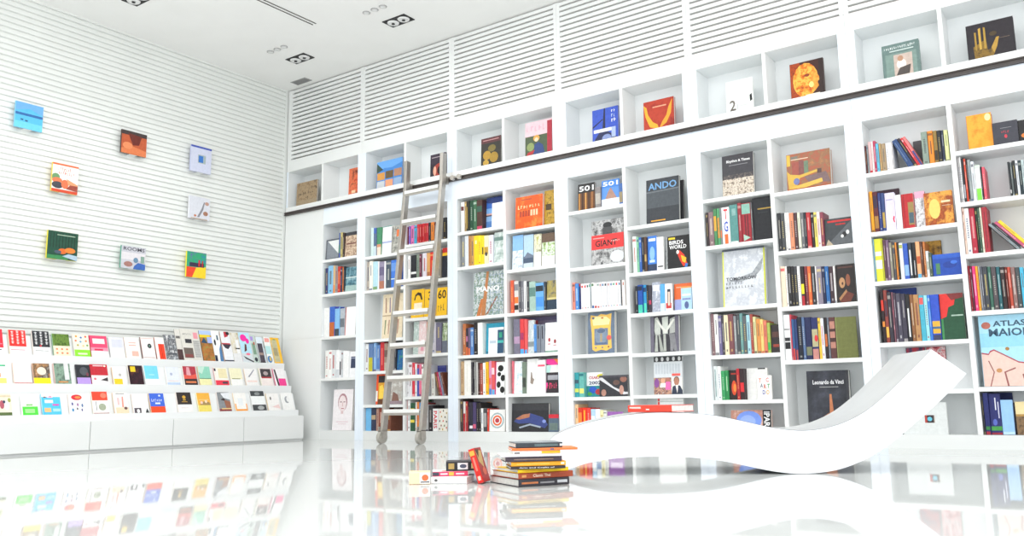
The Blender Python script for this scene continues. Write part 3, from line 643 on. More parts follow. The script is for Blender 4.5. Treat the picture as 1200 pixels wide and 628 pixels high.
(6,5.6828,.0207,.174,.277,.0231,'4c3034',0),
(7,5.7045,.0249,.156,.275,.0203,'dce0c8',0),
(8,5.7306,.0266,.18,.273,.0247,'6c6c70',0),
(9,5.748,.0262,.164,.271,.016,'242a34',0),
(10,5.7784,.0211,.157,.266,.0282,'b83438',0),
(11,5.7993,.0308,.167,.265,.0196,'2c2428',0),
(12,5.8211,.0312,.156,.263,.0204,'e8d468',0),
(13,5.846,.0229,.156,.259,.0218,'f0dcdc',0),
(14,5.869,.0248,.157,.256,.0216,'8a4050',0)],
'I3':[(1,5.5695,.0231,.165,.302,.0333,'ecd8c0',[('r',0,.88,1,.95,'d86868')]),
(2,5.5838,.0237,.156,.301,.0128,'f6f4f0',0),
(3,5.6117,.0205,.179,.298,.0263,'242224',0),
(4,5.631,.0222,.168,.296,.018,'2c2a2c',0),
(5,5.6562,.0248,.168,.293,.0238,'3c3c40',0),
(6,5.6777,.021,.163,.291,.0198,'f0f0ee',0),
(7,5.7041,.0213,.169,.288,.0249,'2c2426',[('r',0,.3,1,.55,'f0d828'),('r',0,0,1,.25,'b82430')]),
(8,5.7274,.0311,.17,.287,.0219,'7c343c',0),
(9,5.7538,.0303,.16,.284,.025,'dc6838',0),
(10,5.7828,.0202,.168,.279,.0254,'28282c',0),
(11,5.7938,.0258,.169,.279,.0096,'f0ecec',0),
(12,5.8291,.0245,.171,.275,.0338,'8c8494',0),
(13,5.8512,.0287,.178,.273,.0207,'1c2448',0),
(14,5.8776,.0237,.166,.27,.0244,'2c68a8',0),
(15,5.9084,.0299,.161,.267,.0294,'402c34',0),
(16,5.9225,.0214,.163,.265,.0112,'e8e4e0',0)],
'I4':[(1,5.5789,.0211,.174,.331,.0427,'f2f2f2',[('r',0,.25,1,.4,'1c1c20'),('r',0,.42,1,.5,'2c2c30'),('r',0,.66,1,.7,'a8a8a8')]),
(2,5.5885,.0298,.163,.332,.0082,'e84c60',0),
(3,5.6102,.0216,.157,.296,.0185,'305888',[('r',0,0,1,.28,'c84038')]),
(4,5.6295,.0229,.157,.295,.0178,'283c70',[('r',0,0,1,.25,'b04848')]),
(5,5.6636,.0251,.169,.308,.0328,'141a2c',0),
(6,5.6838,.0229,.157,.306,.0188,'587098',0),
(7,5.7287,.0284,.156,.304,.0436,'1c2450',[('r',0,.1,1,.3,'787c60')]),
(8,5.7761,.0224,.162,.298,.045,'202860',[('r',0,.3,1,.72,'b8b088'),('e',.7,.5,.3,.08,'d83038'),('r',0,.0,1,.25,'c88880')]),
(9,5.7946,.0245,.157,.292,.0171,'f0c040',0),
(10,5.817,.025,.163,.288,.021,'e0e4ec',0),
(11,5.8384,.029,.169,.293,.02,'241c1c',[('r',0,.3,1,.6,'c86830')]),
(12,5.8532,.0308,.171,.292,.0135,'6c7480',0),
(13,5.8947,.0291,.169,.292,.0401,'5c3434',[('r',0,.25,1,.9,'b88070'),('r',0,.4,1,.5,'482828'),('r',0,.65,1,.72,'482828')])],
'J1':[(1,6.1985,.0253,.175,.206,.0083,'5c2028',0),
(2,6.2117,.0279,.179,.21,.0118,'8c9494',0),
(3,6.2333,.0287,.173,.231,.0202,'d8b0b0',[('r',0,0,1,.1,'c02838')]),
(4,6.246,.0232,.175,.227,.0108,'f0ece8',0),
(5,6.2627,.0246,.158,.231,.0154,'b83858',0),
(6,6.2817,.0208,.159,.207,.0175,'60b8d8',0),
(7,6.2982,.0232,.172,.205,.015,'b89868',0),
(8,6.3251,.0234,.157,.2,.0256,'a89070',0),
(9,6.3441,.0292,.169,.2,.0175,'f2f0ee',0),
(10,6.3739,.0203,.156,.196,.0273,'f4f2f2',[('r',.85,0,1,1,'402830')]),
(11,6.4969,.025,.17,.225,.034,'2c4878',[('r',.3,.2,.4,.9,'8098b8')],25),
(12,6.5207,.025,.17,.235,.018,'282028',0,25),
(13,6.5377,.025,.17,.235,.014,'c83038',0,25),
(14,6.5576,.025,.17,.24,.018,'e07878',[('r',0,0,1,.5,'3c3c78')],25),
(16,6.5968,.0216,.164,.231,.0378,'88988c',0),
(17,6.6298,.0303,.179,.233,.0316,'f08828',0),
(18,6.6557,.0273,.161,.227,.0245,'8c7038',[('r',0,.1,1,.4,'382c20')]),
(19,6.6807,.0251,.164,.224,.0237,'24262c',0),
(20,6.6966,.024,.155,.221,.0145,'30384c',0),
(21,6.7222,.027,.176,.219,.0242,'dce0a0',0)],
'J2':[(2,6.2132,.0287,.157,.296,.0198,'f0a020',0),
(3,6.2453,.0264,.159,.289,.0307,'5c2028',[('r',0,.1,1,.4,'a87838'),('r',0,.6,1,.9,'30203c')]),
(4,6.2662,.0285,.166,.277,.0194,'2c3c78',0),
(5,6.2879,.0313,.175,.274,.0204,'34487c',[('r',0,.1,1,.5,'b89848')]),
(7,6.3949,.0214,.163,.243,.0367,'f2f2f4',[])],
'J3':[(1,6.1984,.031,.167,.304,.0082,'88b8d8',0),
(2,6.2532,.0252,.166,.3,.0529,'d8d838',[('r',0,.3,1,.5,'f0f0e8'),('r',0,.6,1,.7,'f0f0e0'),('r',.85,0,1,1,'a8a828')]),
(3,6.2723,.0292,.178,.288,.0177,'5c3c4c',0),
(4,6.2922,.0264,.179,.285,.0185,'785c78',0),
(5,6.3113,.0272,.158,.265,.0177,'8c8878',0),
(6,6.331,.0298,.165,.263,.0183,'4c4c54',0),
(7,6.3433,.0206,.179,.26,.0098,'e08830',0),
(8,6.3548,.0204,.169,.259,.0101,'241c20',0),
(9,6.3803,.0258,.177,.253,.0241,'e8ecec',[('r',0,.85,1,.95,'a8b058')]),
(10,6.4118,.0247,.16,.246,.0301,'3058b8',[('r',0,.1,1,.4,'88b0e0')]),
(11,6.4367,.0233,.16,.249,.0236,'2c343c',[('r',.3,.1,.7,.8,'e8e8e8')]),
(12,6.459,.0267,.164,.247,.0209,'1c1c20',[('r',.3,.1,.6,.5,'c8c8c8')]),
(13,6.4873,.029,.161,.25,.0269,'e8a878',[('r',0,0,1,.12,'58a8d0'),('r',0,.4,1,.6,'c05830')]),
(14,6.5036,.0242,.161,.247,.0147,'5c3828',0),
(15,6.5175,.0318,.176,.246,.0126,'c8783c',0),
(17,6.5362,.0302,.17,.18,.0173,'d8dcdc',[('r',0,.3,1,.6,'a8b0a0')]),
(18,6.555,.0248,.159,.165,.0172,'4c5a48',0)],
'J4':[(2,6.2301,.03,.167,.368,.0203,'2c2024',[('r',0,.6,1,.8,'d83828'),('r',0,.3,1,.4,'e89038')]),
(3,6.2541,.0205,.159,.359,.0213,'8c3c34',[('r',0,.1,1,.3,'e8b048'),('r',0,.5,1,.8,'4c2c3c')]),
(4,6.279,.0212,.173,.345,.0235,'34303c',0),
(5,6.2911,.0308,.16,.342,.0107,'8c5c68',[('e',.5,.3,.3,.05,'d8a0a8'),('e',.5,.6,.3,.05,'c86878')]),
(6,6.3071,.0296,.163,.338,.0146,'4c3c4c',0),
(7,6.3371,.0282,.177,.332,.0286,'4c4858',0),
(8,6.3673,.0275,.175,.327,.0288,'3c3848',0),
(9,6.394,.0245,.155,.321,.0253,'1c1c20',[('r',.3,.1,.75,.7,'e0e0e0')]),
(10,6.4176,.0261,.17,.316,.0222,'8c5c38',0),
(11,6.451,.0222,.165,.313,.032,'b88858',0),
(12,6.4811,.0238,.156,.305,.0287,'48b0c8',[('r',0,.8,1,.95,'e05858')]),
(13,6.503,.0237,.165,.303,.0205,'98d8e0',0),
(14,6.5204,.0257,.173,.304,.0159,'3878d0',0),
(15,6.5721,.0248,.18,.304,.0504,'2c50c0',[('r',0,0,1,.12,'383858'),('r',0,.15,1,.42,'d8a838'),('r',0,.25,1,.3,'486888')])],
'K2':[(1,6.7744,.0298,.178,.314,.0112,'b8b4b4',0),
(2,6.7838,.0283,.172,.313,.008,'f0f0ee',0),
(3,6.7992,.0264,.175,.304,.0141,'24262c',[('r',0,.1,1,.4,'a8a8b0')]),
(4,6.8107,.0244,.17,.296,.01,'d04830',0),
(5,6.8203,.0282,.168,.295,.0082,'2c2428',0),
(6,6.8385,.0234,.157,.284,.0169,'98a0a0',0),
(7,6.8579,.021,.164,.269,.018,'d8dce0',0),
(8,6.8906,.027,.174,.241,.0313,'f0f2ee',[('r',0,0,1,.35,'80d048'),('r',0,.9,1,1,'c8d8c8')]),
(9,6.8993,.0286,.163,.228,.0073,'24242a',0),
(10,6.9168,.0312,.162,.223,.0161,'e05868',0),
(11,7.0605,.0286,.157,.231,.0109,'2c3034',[('r',0,.1,1,.2,'c8c8c8')]),
(12,7.073,.029,.172,.226,.011,'5c6464',0),
(13,7.0909,.0315,.177,.235,.0166,'24282c',0),
(14,7.1065,.0283,.176,.231,.0142,'d8dce0',0),
(15,7.1245,.0289,.17,.23,.0166,'1c3038',0),
(16,7.1421,.0225,.168,.229,.0162,'b8c8c8',0),
(17,7.1602,.0308,.161,.228,.0168,'c03c58',0),
(18,7.1836,.0317,.169,.224,.022,'88b8b8',0)],
'K3':[(1,6.7725,.0247,.155,.312,.0093,'f0d0c0',0),
(2,6.8006,.0247,.159,.308,.0267,'e8e4e0',0),
(3,6.8336,.0278,.177,.305,.0316,'b02038',0),
(4,6.8481,.0309,.17,.304,.0131,'1c2c24',0),
(5,6.8612,.0246,.158,.3,.0118,'3c5c48',0),
(6,6.8731,.0283,.169,.302,.0105,'e4e4cc',0),
(7,6.905,.0286,.164,.302,.0305,'a82c38',[('r',.4,.1,.6,.9,'781c28')]),
(8,7.0693,.025,.17,.235,.016,'889498',0,40),
(9,7.0895,.025,.17,.24,.014,'282830',0,40),
(10,7.1116,.025,.17,.245,.018,'c05878',0,40),
(11,7.1375,.025,.17,.25,.02,'f0c830',0,40),
(12,7.2853,.0306,.16,.221,.0054,'3c3040',0),
(13,7.2921,.0237,.162,.219,.0054,'6c5068',0)],
'K4':[(1,6.7726,.0275,.177,.3,.0094,'a82434',0),
(2,6.7842,.022,.171,.297,.0102,'5c2030',0),
(3,6.805,.0292,.161,.295,.0194,'e83c80',0),
(4,6.8189,.0208,.169,.292,.0122,'f0a028',0),
(5,6.8305,.03,.177,.292,.0102,'a8a8a8',0),
(6,6.8444,.0287,.165,.289,.0125,'585c68',0),
(7,6.8716,.0251,.168,.286,.0259,'3c4048',0),
(8,6.8928,.0309,.163,.283,.0198,'3c6c5c',0),
(9,6.9207,.0234,.17,.279,.0264,'50484c',0),
(10,6.9433,.0316,.16,.277,.0212,'286870',0),
(11,6.9688,.0204,.158,.272,.0237,'2c1c1c',0),
(12,6.9843,.0268,.17,.271,.0141,'6c2820',0),
(13,7.0019,.0222,.16,.268,.0161,'c04c38',0),
(14,7.0264,.0271,.171,.266,.0231,'8c6c68',0),
(15,7.0521,.0283,.173,.262,.0243,'44484a',0),
(16,7.0742,.0207,.167,.259,.0207,'48b0d0',0),
(17,7.0949,.03,.179,.257,.0192,'c8d0d4',0),
(18,7.1203,.0238,.176,.253,.0241,'28282c',0)],
'K6':[(2,6.7738,.0277,.178,.249,.0106,'34343c',0),
(3,6.8032,.0227,.172,.262,.028,'20286a',[('r',0,0,1,.08,'a82838'),('r',0,.12,1,.2,'388840')])]}
BOOKS=[
('hardcover_book','grey book with white triangle on its cover,top shelf,narrow leftmost column',57,(.644,.03,1.8845),0,3,.209,.223,.02,['5c626b',('r',.08,.06,.94,.92,'8a9098'),('p',[(.12,.92),(.94,.92),(.94,.25)],'e6e8e6')],['5c626b']),
('hardcover_book','brown book picturing crowded wooden bookshelves,top shelf,narrow leftmost column',57,(.9329,.035,1.8845),0,3,.178,.267,.02,[('n',['5a4038','c8a890','e8dcc0'],40),('r',0,.86,1,1,'3a3a40'),('r',.1,.5,.9,.56,'7a4a40')],['5a4038']),
('hardcover_book','teal landscape photo book turned face out,second shelf,narrow leftmost column',39,(.9466,.035,1.5155),0,3,.167,.261,.02,[('n',['2a4a58','5a8898','a8c8cc'],20),('r',0,0,1,.25,'a8c4c0'),('r',0,.55,1,.6,'c8d8d8')],['2a4a58']),
('hardcover_book','plain white book with thin red spine edge,third shelf,narrow leftmost column',49,(.956,.03,1.0605),0,3,.155,.296,.02,['fafafa',('r',0,0,.06,1,'d06050')],['fafafa']),
('hardcover_book','white book with dark blue square,fourth shelf,narrow leftmost column',30,(1.0314,.03,.6295),0,3,.095,.261,.02,['f0f0f2',('r',.15,.35,.9,.8,'34405e'),('r',.15,.72,.9,.76,'a0a8c0')],['f0f0f2']),
('hardcover_book','white book with faded pink portrait of a face,bottom shelf,narrow leftmost column',10,(.7569,.06,.0918),0,3,.289,.418,.025,['f4eef0',('e',.48,.68,.24,.22,'b88890'),('e',.47,.65,.2,.2,'eedfe0'),('r',.34,.68,.44,.7,'8a5060'),('r',.52,.68,.62,.7,'8a5060'),('r',.47,.58,.5,.68,'d0a8ac'),('r',.42,.52,.56,.54,'b06070'),('r',.42,.4,.54,.47,'e0c4c6'),('r',.2,.2,.8,.215,'e0c0c8'),('r',.3,.15,.7,.16,'e0c0c8')],['f4eef0']),
('hardcover_book',"white book with narrow lilac band across cover,top shelf,column behind ladder's left rail",52,(1.4764,.03,1.8475),0,3,.132,.297,.02,['eef0f0',('r',0,.4,1,.46,'a8b0d8'),('r',0,.97,1,1,'80a8a0')],['eef0f0']),
('hardcover_book',"grey collage book with orange square,top shelf,column behind ladder's left rail",52,(1.6094,.035,1.8475),0,3,.149,.285,.02,[('n',['5a5a58','a8a8a0','d8d4cc'],30),('r',.4,.6,.95,.85,'e87840'),('r',.55,.1,.9,.25,'c05040')],['5a5a58']),
('hardcover_book',"beige book with thin standing figures in two rows,third shelf,column behind ladder's left rail",43,(1.4544,.06,.9961),0,3,.279,.451,.03,[('n',['d8c8a8','ecdcc0','e0ceb0'],12),('r',0,.5,1,.53,'c0a888'),('p',[(.12,.1),(.16,.1),(.2,.42),(.13999999999999999,.42)],'7a8a60'),('p',[(.3,.1),(.33999999999999997,.1),(.38,.42),(.32,.42)],'c09080'),('p',[(.52,.1),(.56,.1),(.6,.42),(.54,.42)],'8a9a70'),('p',[(.75,.1),(.79,.1),(.83,.42),(.77,.42)],'b08070'),('p',[(.15,.58),(.2,.58),(.16999999999999998,.92),(.13,.92)],'9a6a58'),('p',[(.35,.58),(.39999999999999997,.58),(.37,.92),(.32999999999999996,.92)],'806a90'),('p',[(.7,.58),(.75,.58),(.72,.92),(.6799999999999999,.92)],'8a7a60'),('r',.5,.57,.68,.72,'d85048')],['d8c8a8']),
('hardcover_book',"teal and blue book,small and face out,fourth shelf,column behind ladder's left rail",24,(1.6953,.03,.6765),0,3,.075,.199,.02,[('n',['187898','2a58a0','48a070'],20)],['187898']),
('hardcover_book',"orange bordered book with yellow flame picture,fifth shelf,column behind ladder's left rail",15,(1.4091,.03,.3475),0,3,.145,.297,.02,['e85020',('r',.2,0,1,.95,'d89828'),('r',.2,.72,1,.95,'282428'),('p',[(.3,.1),(.95,.3),(.6,.65),(.3,.6)],'f8d050'),('r',.0,.1,.16,.45,'f4f0e8'),('r',.2,0,1,.18,'6a4020')],['e85020']),
('hardcover_book',"pale landscape book with brown seated figure,fifth shelf,column behind ladder's left rail",15,(1.5577,.05,.3481),0,3,.189,.224,.03,[('n',['c8ccc8','b0a8a0','e0e0dc'],14),('p',[(.25,.1),(.8,.12),(.7,.4),(.35,.55)],'8a6458'),('r',0,0,1,.14,'a08c94')],['c8ccc8']),
('hardcover_book',"black book with red and yellow stripes on top,second shelf,column behind ladder's right rail",34,(2.2731,.03,1.5305),0,3,.068,.296,.02,['1c2230',('r',0,.84,1,1,'c82420'),('r',0,.74,1,.84,'f0b820')],['1c2230']),
('hardcover_book',"yellow book with dark arch and pale panel,third shelf,column behind ladder's right rail",44,(1.877,.03,1.1725),0,3,.168,.282,.02,['f6c21c',('p',[(.2,.62),(.3,.82),(.5,.9),(.75,.86),(.88,.62),(.76,.62),(.66,.76),(.5,.8),(.36,.76),(.3,.62)],'3a2c18'),('r',.22,.1,.84,.52,'f8ecd0')],['e8a818']),
('hardcover_book',"yellow book numbered thirty-six in brown,third shelf,column behind ladder's right rail",44,(2.049,.03,1.1725),0,3,.15,.272,.02,['f6c21c',('t','36',.3,.6,.95,.92,'4a3410',0),('m',.2,.15,.8,.38,'a07820',3)],['e8a818']),
('hardcover_book',"yellow book numbered sixty in brown,third shelf,column behind ladder's right rail",44,(2.2031,.03,1.1725),0,3,.132,.273,.02,['f6c21c',('t','60',.1,.6,.9,.92,'4a3410',0),('m',.15,.15,.85,.42,'a07820',3)],['e8a818']),
('hardcover_book',"pale grey-green book nearest the divider,fourth shelf,column behind ladder's right rail",25,(1.9052,.03,.8195),0,3,.069,.321,.02,[('n',['dfe6e4','a8bcb4','f2f2f2'],20)],['dfe6e4']),
('hardcover_book',"white book with faint pink patches,fourth shelf,column behind ladder's right rail",25,(1.9749,.03,.8195),0,3,.096,.321,.02,[('n',['f0e8e8','e8c8c8','fafafa'],20),('r',.3,.1,.7,.3,'e8a0b0')],['f0e8e8']),
('hardcover_book',"narrow orange book,fourth shelf,column behind ladder's right rail",25,(2.0733,.03,.8195),0,3,.052,.309,.02,['ee7038',('r',0,0,.5,1,'f09060')],['ee7038']),
('hardcover_book',"green and white photo book against the side,fourth shelf,column behind ladder's right rail",25,(2.2728,.03,.8195),0,3,.064,.284,.02,[('n',['506840','a8b890','f0f0f0'],30),('r',0,0,1,.4,'6a7080')],['506840']),
('hardcover_book',"tall dark blue book standing behind leaning books,fifth shelf,column behind ladder's right rail",16,(1.973,.207,.4175),0,0,.208,.293,.022,['4a50a8',('r',0,.93,1,1,'6068b8')],['4a50a8']),
('hardcover_book',"dark green leafy picture book,bottom shelf,column behind ladder's right rail",5,(1.838,.207,.0905),0,0,.156,.295,.022,[('n',['0c3828','286848','c8a030'],16),('r',0,0,1,.2,'3a6a38')],['0c3828']),
('hardcover_book',"white book scattered with coloured spots,bottom shelf,column behind ladder's right rail",5,(2.2282,.03,.0915),0,3,.111,.207,.02,['f2ede2',('e',.15,.85,.06,.045,'d04030'),('e',.5,.9,.06,.045,'283030'),('e',.85,.8,.06,.045,'c0a040'),('e',.3,.65,.06,.045,'c89838'),('e',.7,.62,.06,.045,'383430'),('e',.12,.45,.06,.045,'284858'),('e',.5,.45,.06,.045,'d84838'),('e',.88,.42,.06,.045,'303030'),('e',.3,.25,.06,.045,'a04838'),('e',.66,.24,.06,.045,'4a7848'),('e',.9,.15,.06,.045,'d04030'),('e',.12,.1,.06,.045,'303030'),('e',.48,.08,.06,.045,'c8a030')],['f2ede2']),
('hardcover_book','blue lake and mountain book at sunset,top shelf,first column right of ladder',55,(2.7791,.075,1.9445),0,3,.232,.305,.02,['3a6cc0',('r',0,.0,1,.25,'5888c8'),('r',0,.25,1,.45,'8ab0dc'),('r',0,.44,1,.5,'d8a8a0'),('r',0,.41,1,.45,'4a4050'),('r',0,.5,1,.66,'78a8e0'),('p',[(0,.85),(.5,.78),(1,.9),(1,1),(0,1)],'203878')],['3a6cc0']),
('hardcover_book','plain white book in front of blue one,top shelf,first column right of ladder',55,(2.8801,.03,1.9445),0,3,.133,.233,.02,['f8f8f8'],['f8f8f8']),
('hardcover_book','pale green photo book at row end,second shelf,first column right of ladder',37,(2.8988,.03,1.6105),0,3,.113,.287,.02,[('n',['8aa098','c0ccc8','e8eeea'],20),('r',0,.72,1,.84,'6a8880')],['8aa098']),
('hardcover_book','large book titled PIANO over glass facade and branches,third shelf,first column right of ladder',47,(2.6384,.05,1.1353),0,3,.346,.416,.035,[('n',['b8c4d4','5a7a58','d8dce4','8a9a70'],26),('p',[(.1,.0),(.24,.0),(.34,.4),(.24,.38)],'c87840'),('p',[(.26,0),(.4,.0),(.46,.6),(.5,1),(.42,1),(.36,.6)],'b87848'),('p',[(.4,0),(.5,.05),(.8,.4),(.76,.42)],'905838'),('r',.55,.0,.56,1,'98a8c0'),('r',.65,.0,.66,1,'98a8c0'),('r',.75,.0,.76,1,'98a8c0'),('r',.8500000000000001,.0,.8600000000000001,1,'98a8c0'),('r',.9500000000000001,.0,.9600000000000001,1,'98a8c0'),('r',.5,.1,1,.11,'98a8c0'),('r',.5,.30000000000000004,1,.31000000000000005,'98a8c0'),('r',.5,.5,1,.51,'98a8c0'),('r',.5,.7000000000000001,1,.7100000000000001,'98a8c0'),('r',.5,.9,1,.91,'98a8c0'),('t','PIANO',.1,.54,.86,.66,'ffffff',0)],['b8c4d4']),
('hardcover_book','turquoise hardcover behind a smaller white book,fourth shelf,first column right of ladder',28,(2.7654,.07,.7825),0,3,.235,.284,.02,['34aac8',('r',.0,0,1,.1,'2890b0'),('r',.05,.05,.14,.08,'203850')],['34aac8']),
('hardcover_book','white and dark teal book in front of turquoise hardcover,first column right of ladder',28,(2.8222,.03,.7825),0,3,.173,.238,.02,['e4ecf2',('r',.6,0,1,.9,'2a5070'),('r',.6,.4,1,.5,'48b8b0'),('r',.1,.4,.5,.5,'b8c8d4'),('r',.7,.6,.9,.8,'30a080')],['e4ecf2']),
('hardcover_book','white book with black blob pattern and pink edge,fifth shelf,first column right of ladder',19,(2.8961,.03,.4175),0,3,.106,.29,.02,['f4f4f4',('r',0,0,.08,1,'d83890'),('e',.55,.8,.3,.1,'141414'),('e',.4,.62,.2,.07,'141414'),('e',.8,.5,.25,.1,'141414'),('e',.35,.3,.22,.1,'141414'),('e',.75,.14,.25,.1,'141414')],['f4f4f4']),
('hardcover_book','orange book standing behind the spines,bottom shelf,first column right of ladder',8,(2.5199,.207,.0905),0,0,.185,.262,.022,['f08c20'],['f08c20']),
('hardcover_book','black book standing behind concentric ring cover,bottom shelf,first column right of ladder',8,(2.6059,.187,.0905),0,0,.191,.224,.016,['24242a'],['24242a']),
('hardcover_book','white book with orange and grey concentric rings,bottom shelf,first column right of ladder',8,(2.8261,.03,.0915),0,3,.173,.193,.02,['f0efec',('e',.5,.5,.44,.36,'a8bcc0'),('e',.5,.5,.36,.29,'f0efec'),('e',.5,.5,.3,.24,'e86838'),('e',.5,.5,.2,.16,'f0efec'),('e',.5,.5,.14,.11,'c84048')],['f0efec']),
('hardcover_book','bright orange cookbook with cream script title,top shelf,second column right of ladder',59,(3.1401,.04,1.8871),0,3,.296,.304,.03,[('n',['f06020','e85418','f88838'],8),('m',.08,.62,.95,.74,'f8d8a0',8),('r',.2,.88,.6,.92,'b8502c'),('r',.16,.38,.23,.56,'a83c20'),('r',.26,.38,.33,.56,'a83c20'),('r',.36,.38,.43000000000000005,.56,'a83c20'),('r',.4600000000000001,.38,.53,.56,'a83c20'),('r',.56,.38,.63,.56,'f0c8a0'),('r',.66,.38,.73,.56,'f0c8a0'),('r',.7600000000000001,.38,.8300000000000001,.56,'f0c8a0')],['f06020']),
('hardcover_book','gold brown book beside the orange one,top shelf,second column right of ladder',59,(3.4369,.07,1.8865),0,3,.125,.33,.02,[('n',['806018','c8a038','5a4410'],22),('r',.1,.45,.6,.62,'4a3418')],['806018']),
('hardcover_book','pale blue coastal photo book,leftmost,second shelf,second column right of ladder',40,(3.106,.03,1.5263),0,3,.118,.314,.035,[('n',['a8c8e8','e8f0f4','507898'],12),('r',0,.55,1,1,'88b8e8')],['8ab8d8']),
('hardcover_book','blue mountain lake photo book,second shelf,second column right of ladder',40,(3.2285,.03,1.5263),0,3,.107,.304,.035,['b0cce8',('r',0,.0,1,.35,'485870'),('p',[(0,.3),(.4,.48),(1,.36),(1,.3)],'707c90'),('r',0,0,1,.15,'c8d4e0')],['b0cce8']),
('hardcover_book','yellow-green and white photo book,second shelf,second column right of ladder',40,(3.3396,.03,1.5263),0,3,.082,.298,.035,[('n',['a8a838','e8e4d0','707830'],18),('r',0,0,1,.45,'f0f0ec')],['a8a838']),
('hardcover_book','brown,green and white photo book at right end,second shelf,second column right of ladder',40,(3.4263,.03,1.5261),0,3,.139,.293,.03,[('n',['6a5040','a8c880','f0f0f0','80a060'],24),('r',0,.72,1,1,'6a5444'),('r',0,0,1,.3,'eeeeea')],['6a5040']),
('hardcover_book','olive and dark blue seascape book,third shelf,second column right of ladder',50,(3.4656,.035,1.1335),0,3,.112,.261,.02,[('n',['8a7a38','b0a060','384860'],9),('r',0,0,1,.35,'283c50'),('r',0,.35,1,.42,'d8c888')],['8a7a38']),
('hardcover_book','wide lilac-grey book standing behind the row,fourth shelf,second column right of ladder',31,(3.066,.207,.7655),0,0,.411,.335,.022,['9a94b0',('r',0,.9,1,1,'7a7498')],['9a94b0']),
('hardcover_book','white snowy photo book,fourth shelf,second column right of ladder',31,(3.2607,.03,.7665),0,3,.065,.294,.02,[('n',['e8ecec','b8c4c8','f4f4f4'],14),('r',0,.2,1,.35,'8a9498')],['e8ecec']),
('hardcover_book','white book with two small red marks,fourth shelf,second column right of ladder',31,(3.4422,.03,.7665),0,3,.141,.258,.02,['f2f4f2',('e',.3,.42,.09,.07,'b04048'),('e',.72,.36,.09,.07,'a03840'),('r',.2,.26,.38,.3,'c88088'),('r',.6,.22,.82,.25,'c88088'),('r',0,.0,1,.06,'88a898')],['f2f4f2']),
('hardcover_book','pale blue and white patterned book,fifth shelf,second column right of ladder',22,(3.1039,.03,.4205),0,3,.091,.285,.02,[('n',['d8e8ec','f4f8f8','a8c4d0'],16)],['d8e8ec']),
('hardcover_book','white book with small bird-like sketch,fifth shelf,second column right of ladder',22,(3.2401,.03,.4205),0,3,.123,.298,.02,['eeeeec',('p',[(.3,.3),(.5,.25),(.65,.4),(.5,.45),(.45,.6),(.35,.62)],'9a8a80'),('r',.75,0,.8,1,'dcdcdc')],['eeeeec']),
('hardcover_book','black and magenta book with bright pink lettering,fifth shelf,second column right of ladder',22,(3.4443,.03,.4205),0,3,.134,.289,.02,['30282e',('p',[(0,1),(1,1),(1,.86),(.6,.8),(0,.86)],'f03898'),('p',[(.55,1),(1,1),(1,.8)],'f08040'),('r',0,.6,1,.82,'e8e8e4'),('p',[(0,.8),(.4,.8),(.25,.6),(0,.6)],'b8e0d8'),('r',.1,.38,.9,.52,'a8a8b0'),('m',.08,.1,.92,.3,'f04070',5),('p',[(0,.3),(0,.05),(.12,.3)],'f03898')],['30282e']),
('hardcover_book','landscape black book picturing a gleaming dark car,bottom shelf,second column right of ladder',12,(3.066,.04,.0921),0,3,.389,.243,.03,['2a2a2e',('r',0,.75,1,1,'38383c'),('p',[(.05,.35),(.2,.55),(.5,.65),(.85,.5),(.98,.25),(.9,.12),(.5,.3),(.2,.28)],'3a4888'),('p',[(.1,.45),(.3,.6),(.5,.64),(.48,.5),(.2,.42)],'b87858'),('p',[(.2,.16),(.5,.28),(.8,.18),(.78,.13),(.5,.22),(.22,.11)],'a8b4c4'),('e',.88,.36,.05,.06,'8898d8')],['2a2a2e']),
('hardcover_book','small blue-grey book with red band on top,bottom shelf,second column right of ladder',12,(3.4597,.03,.0915),0,3,.104,.147,.02,['5a6c80',('r',0,.78,1,1,'d02838'),('r',.1,.1,.9,.5,'6a7c78')],['5a6c80']),
('hardcover_book','book titled 501 over rows of old brown spines,top shelf,third column right of ladder',61,(3.8086,.04,1.9645),0,3,.168,.241,.02,['6a4020',('r',.04,0,.12,.66,'c08840'),('r',.23,0,.31,.66,'3a2418'),('r',.42,0,.5,.66,'d09850'),('r',.6100000000000001,0,.6900000000000001,.66,'38241c'),('r',.8,0,.88,.66,'a86c38'),('r',0,.66,1,1,'1c1a1c'),('t','501',.06,.72,.94,.92,'f4f4f4',0)],['2a1c18']),
('hardcover_book','book titled 501 with domed palace under blue sky,top shelf,third column right of ladder',61,(4.043,.04,1.9645),0,3,.173,.234,.02,['5a90d8',('r',0,0,1,.3,'e8eef4'),('p',[(.2,.3),(.35,.55),(.5,.72),(.65,.55),(.85,.3)],'b08878'),('r',0,.72,1,1,'4080d0'),('t','501',.06,.78,.92,.95,'f8f8f8',0)],['2858a0']),
('hardcover_book','large grey photo book with red band lettered GIANT,second shelf,third column right of ladder',42,(3.9201,.05,1.4723),0,3,.312,.391,.035,[('n',['3a3a3c','8a8a8a','c8c8c8','505052'],16),('e',.5,.88,.14,.07,'2a2a2c'),('r',.35,.68,.65,.84,'4a4a4c'),('r',0,.36,1,.68,'e83838'),('t','GIANT',.12,.42,.8,.56,'241818',0),('m',.5,.69,.72,.72,'303030',4),('m',.62,.5,.9,.54,'f8d0c8',5),('r',.05,.6,.4,.62,'f0a0a0'),('e',.8,.17,.22,.13,'d8dce0')],['3a3a3c']),
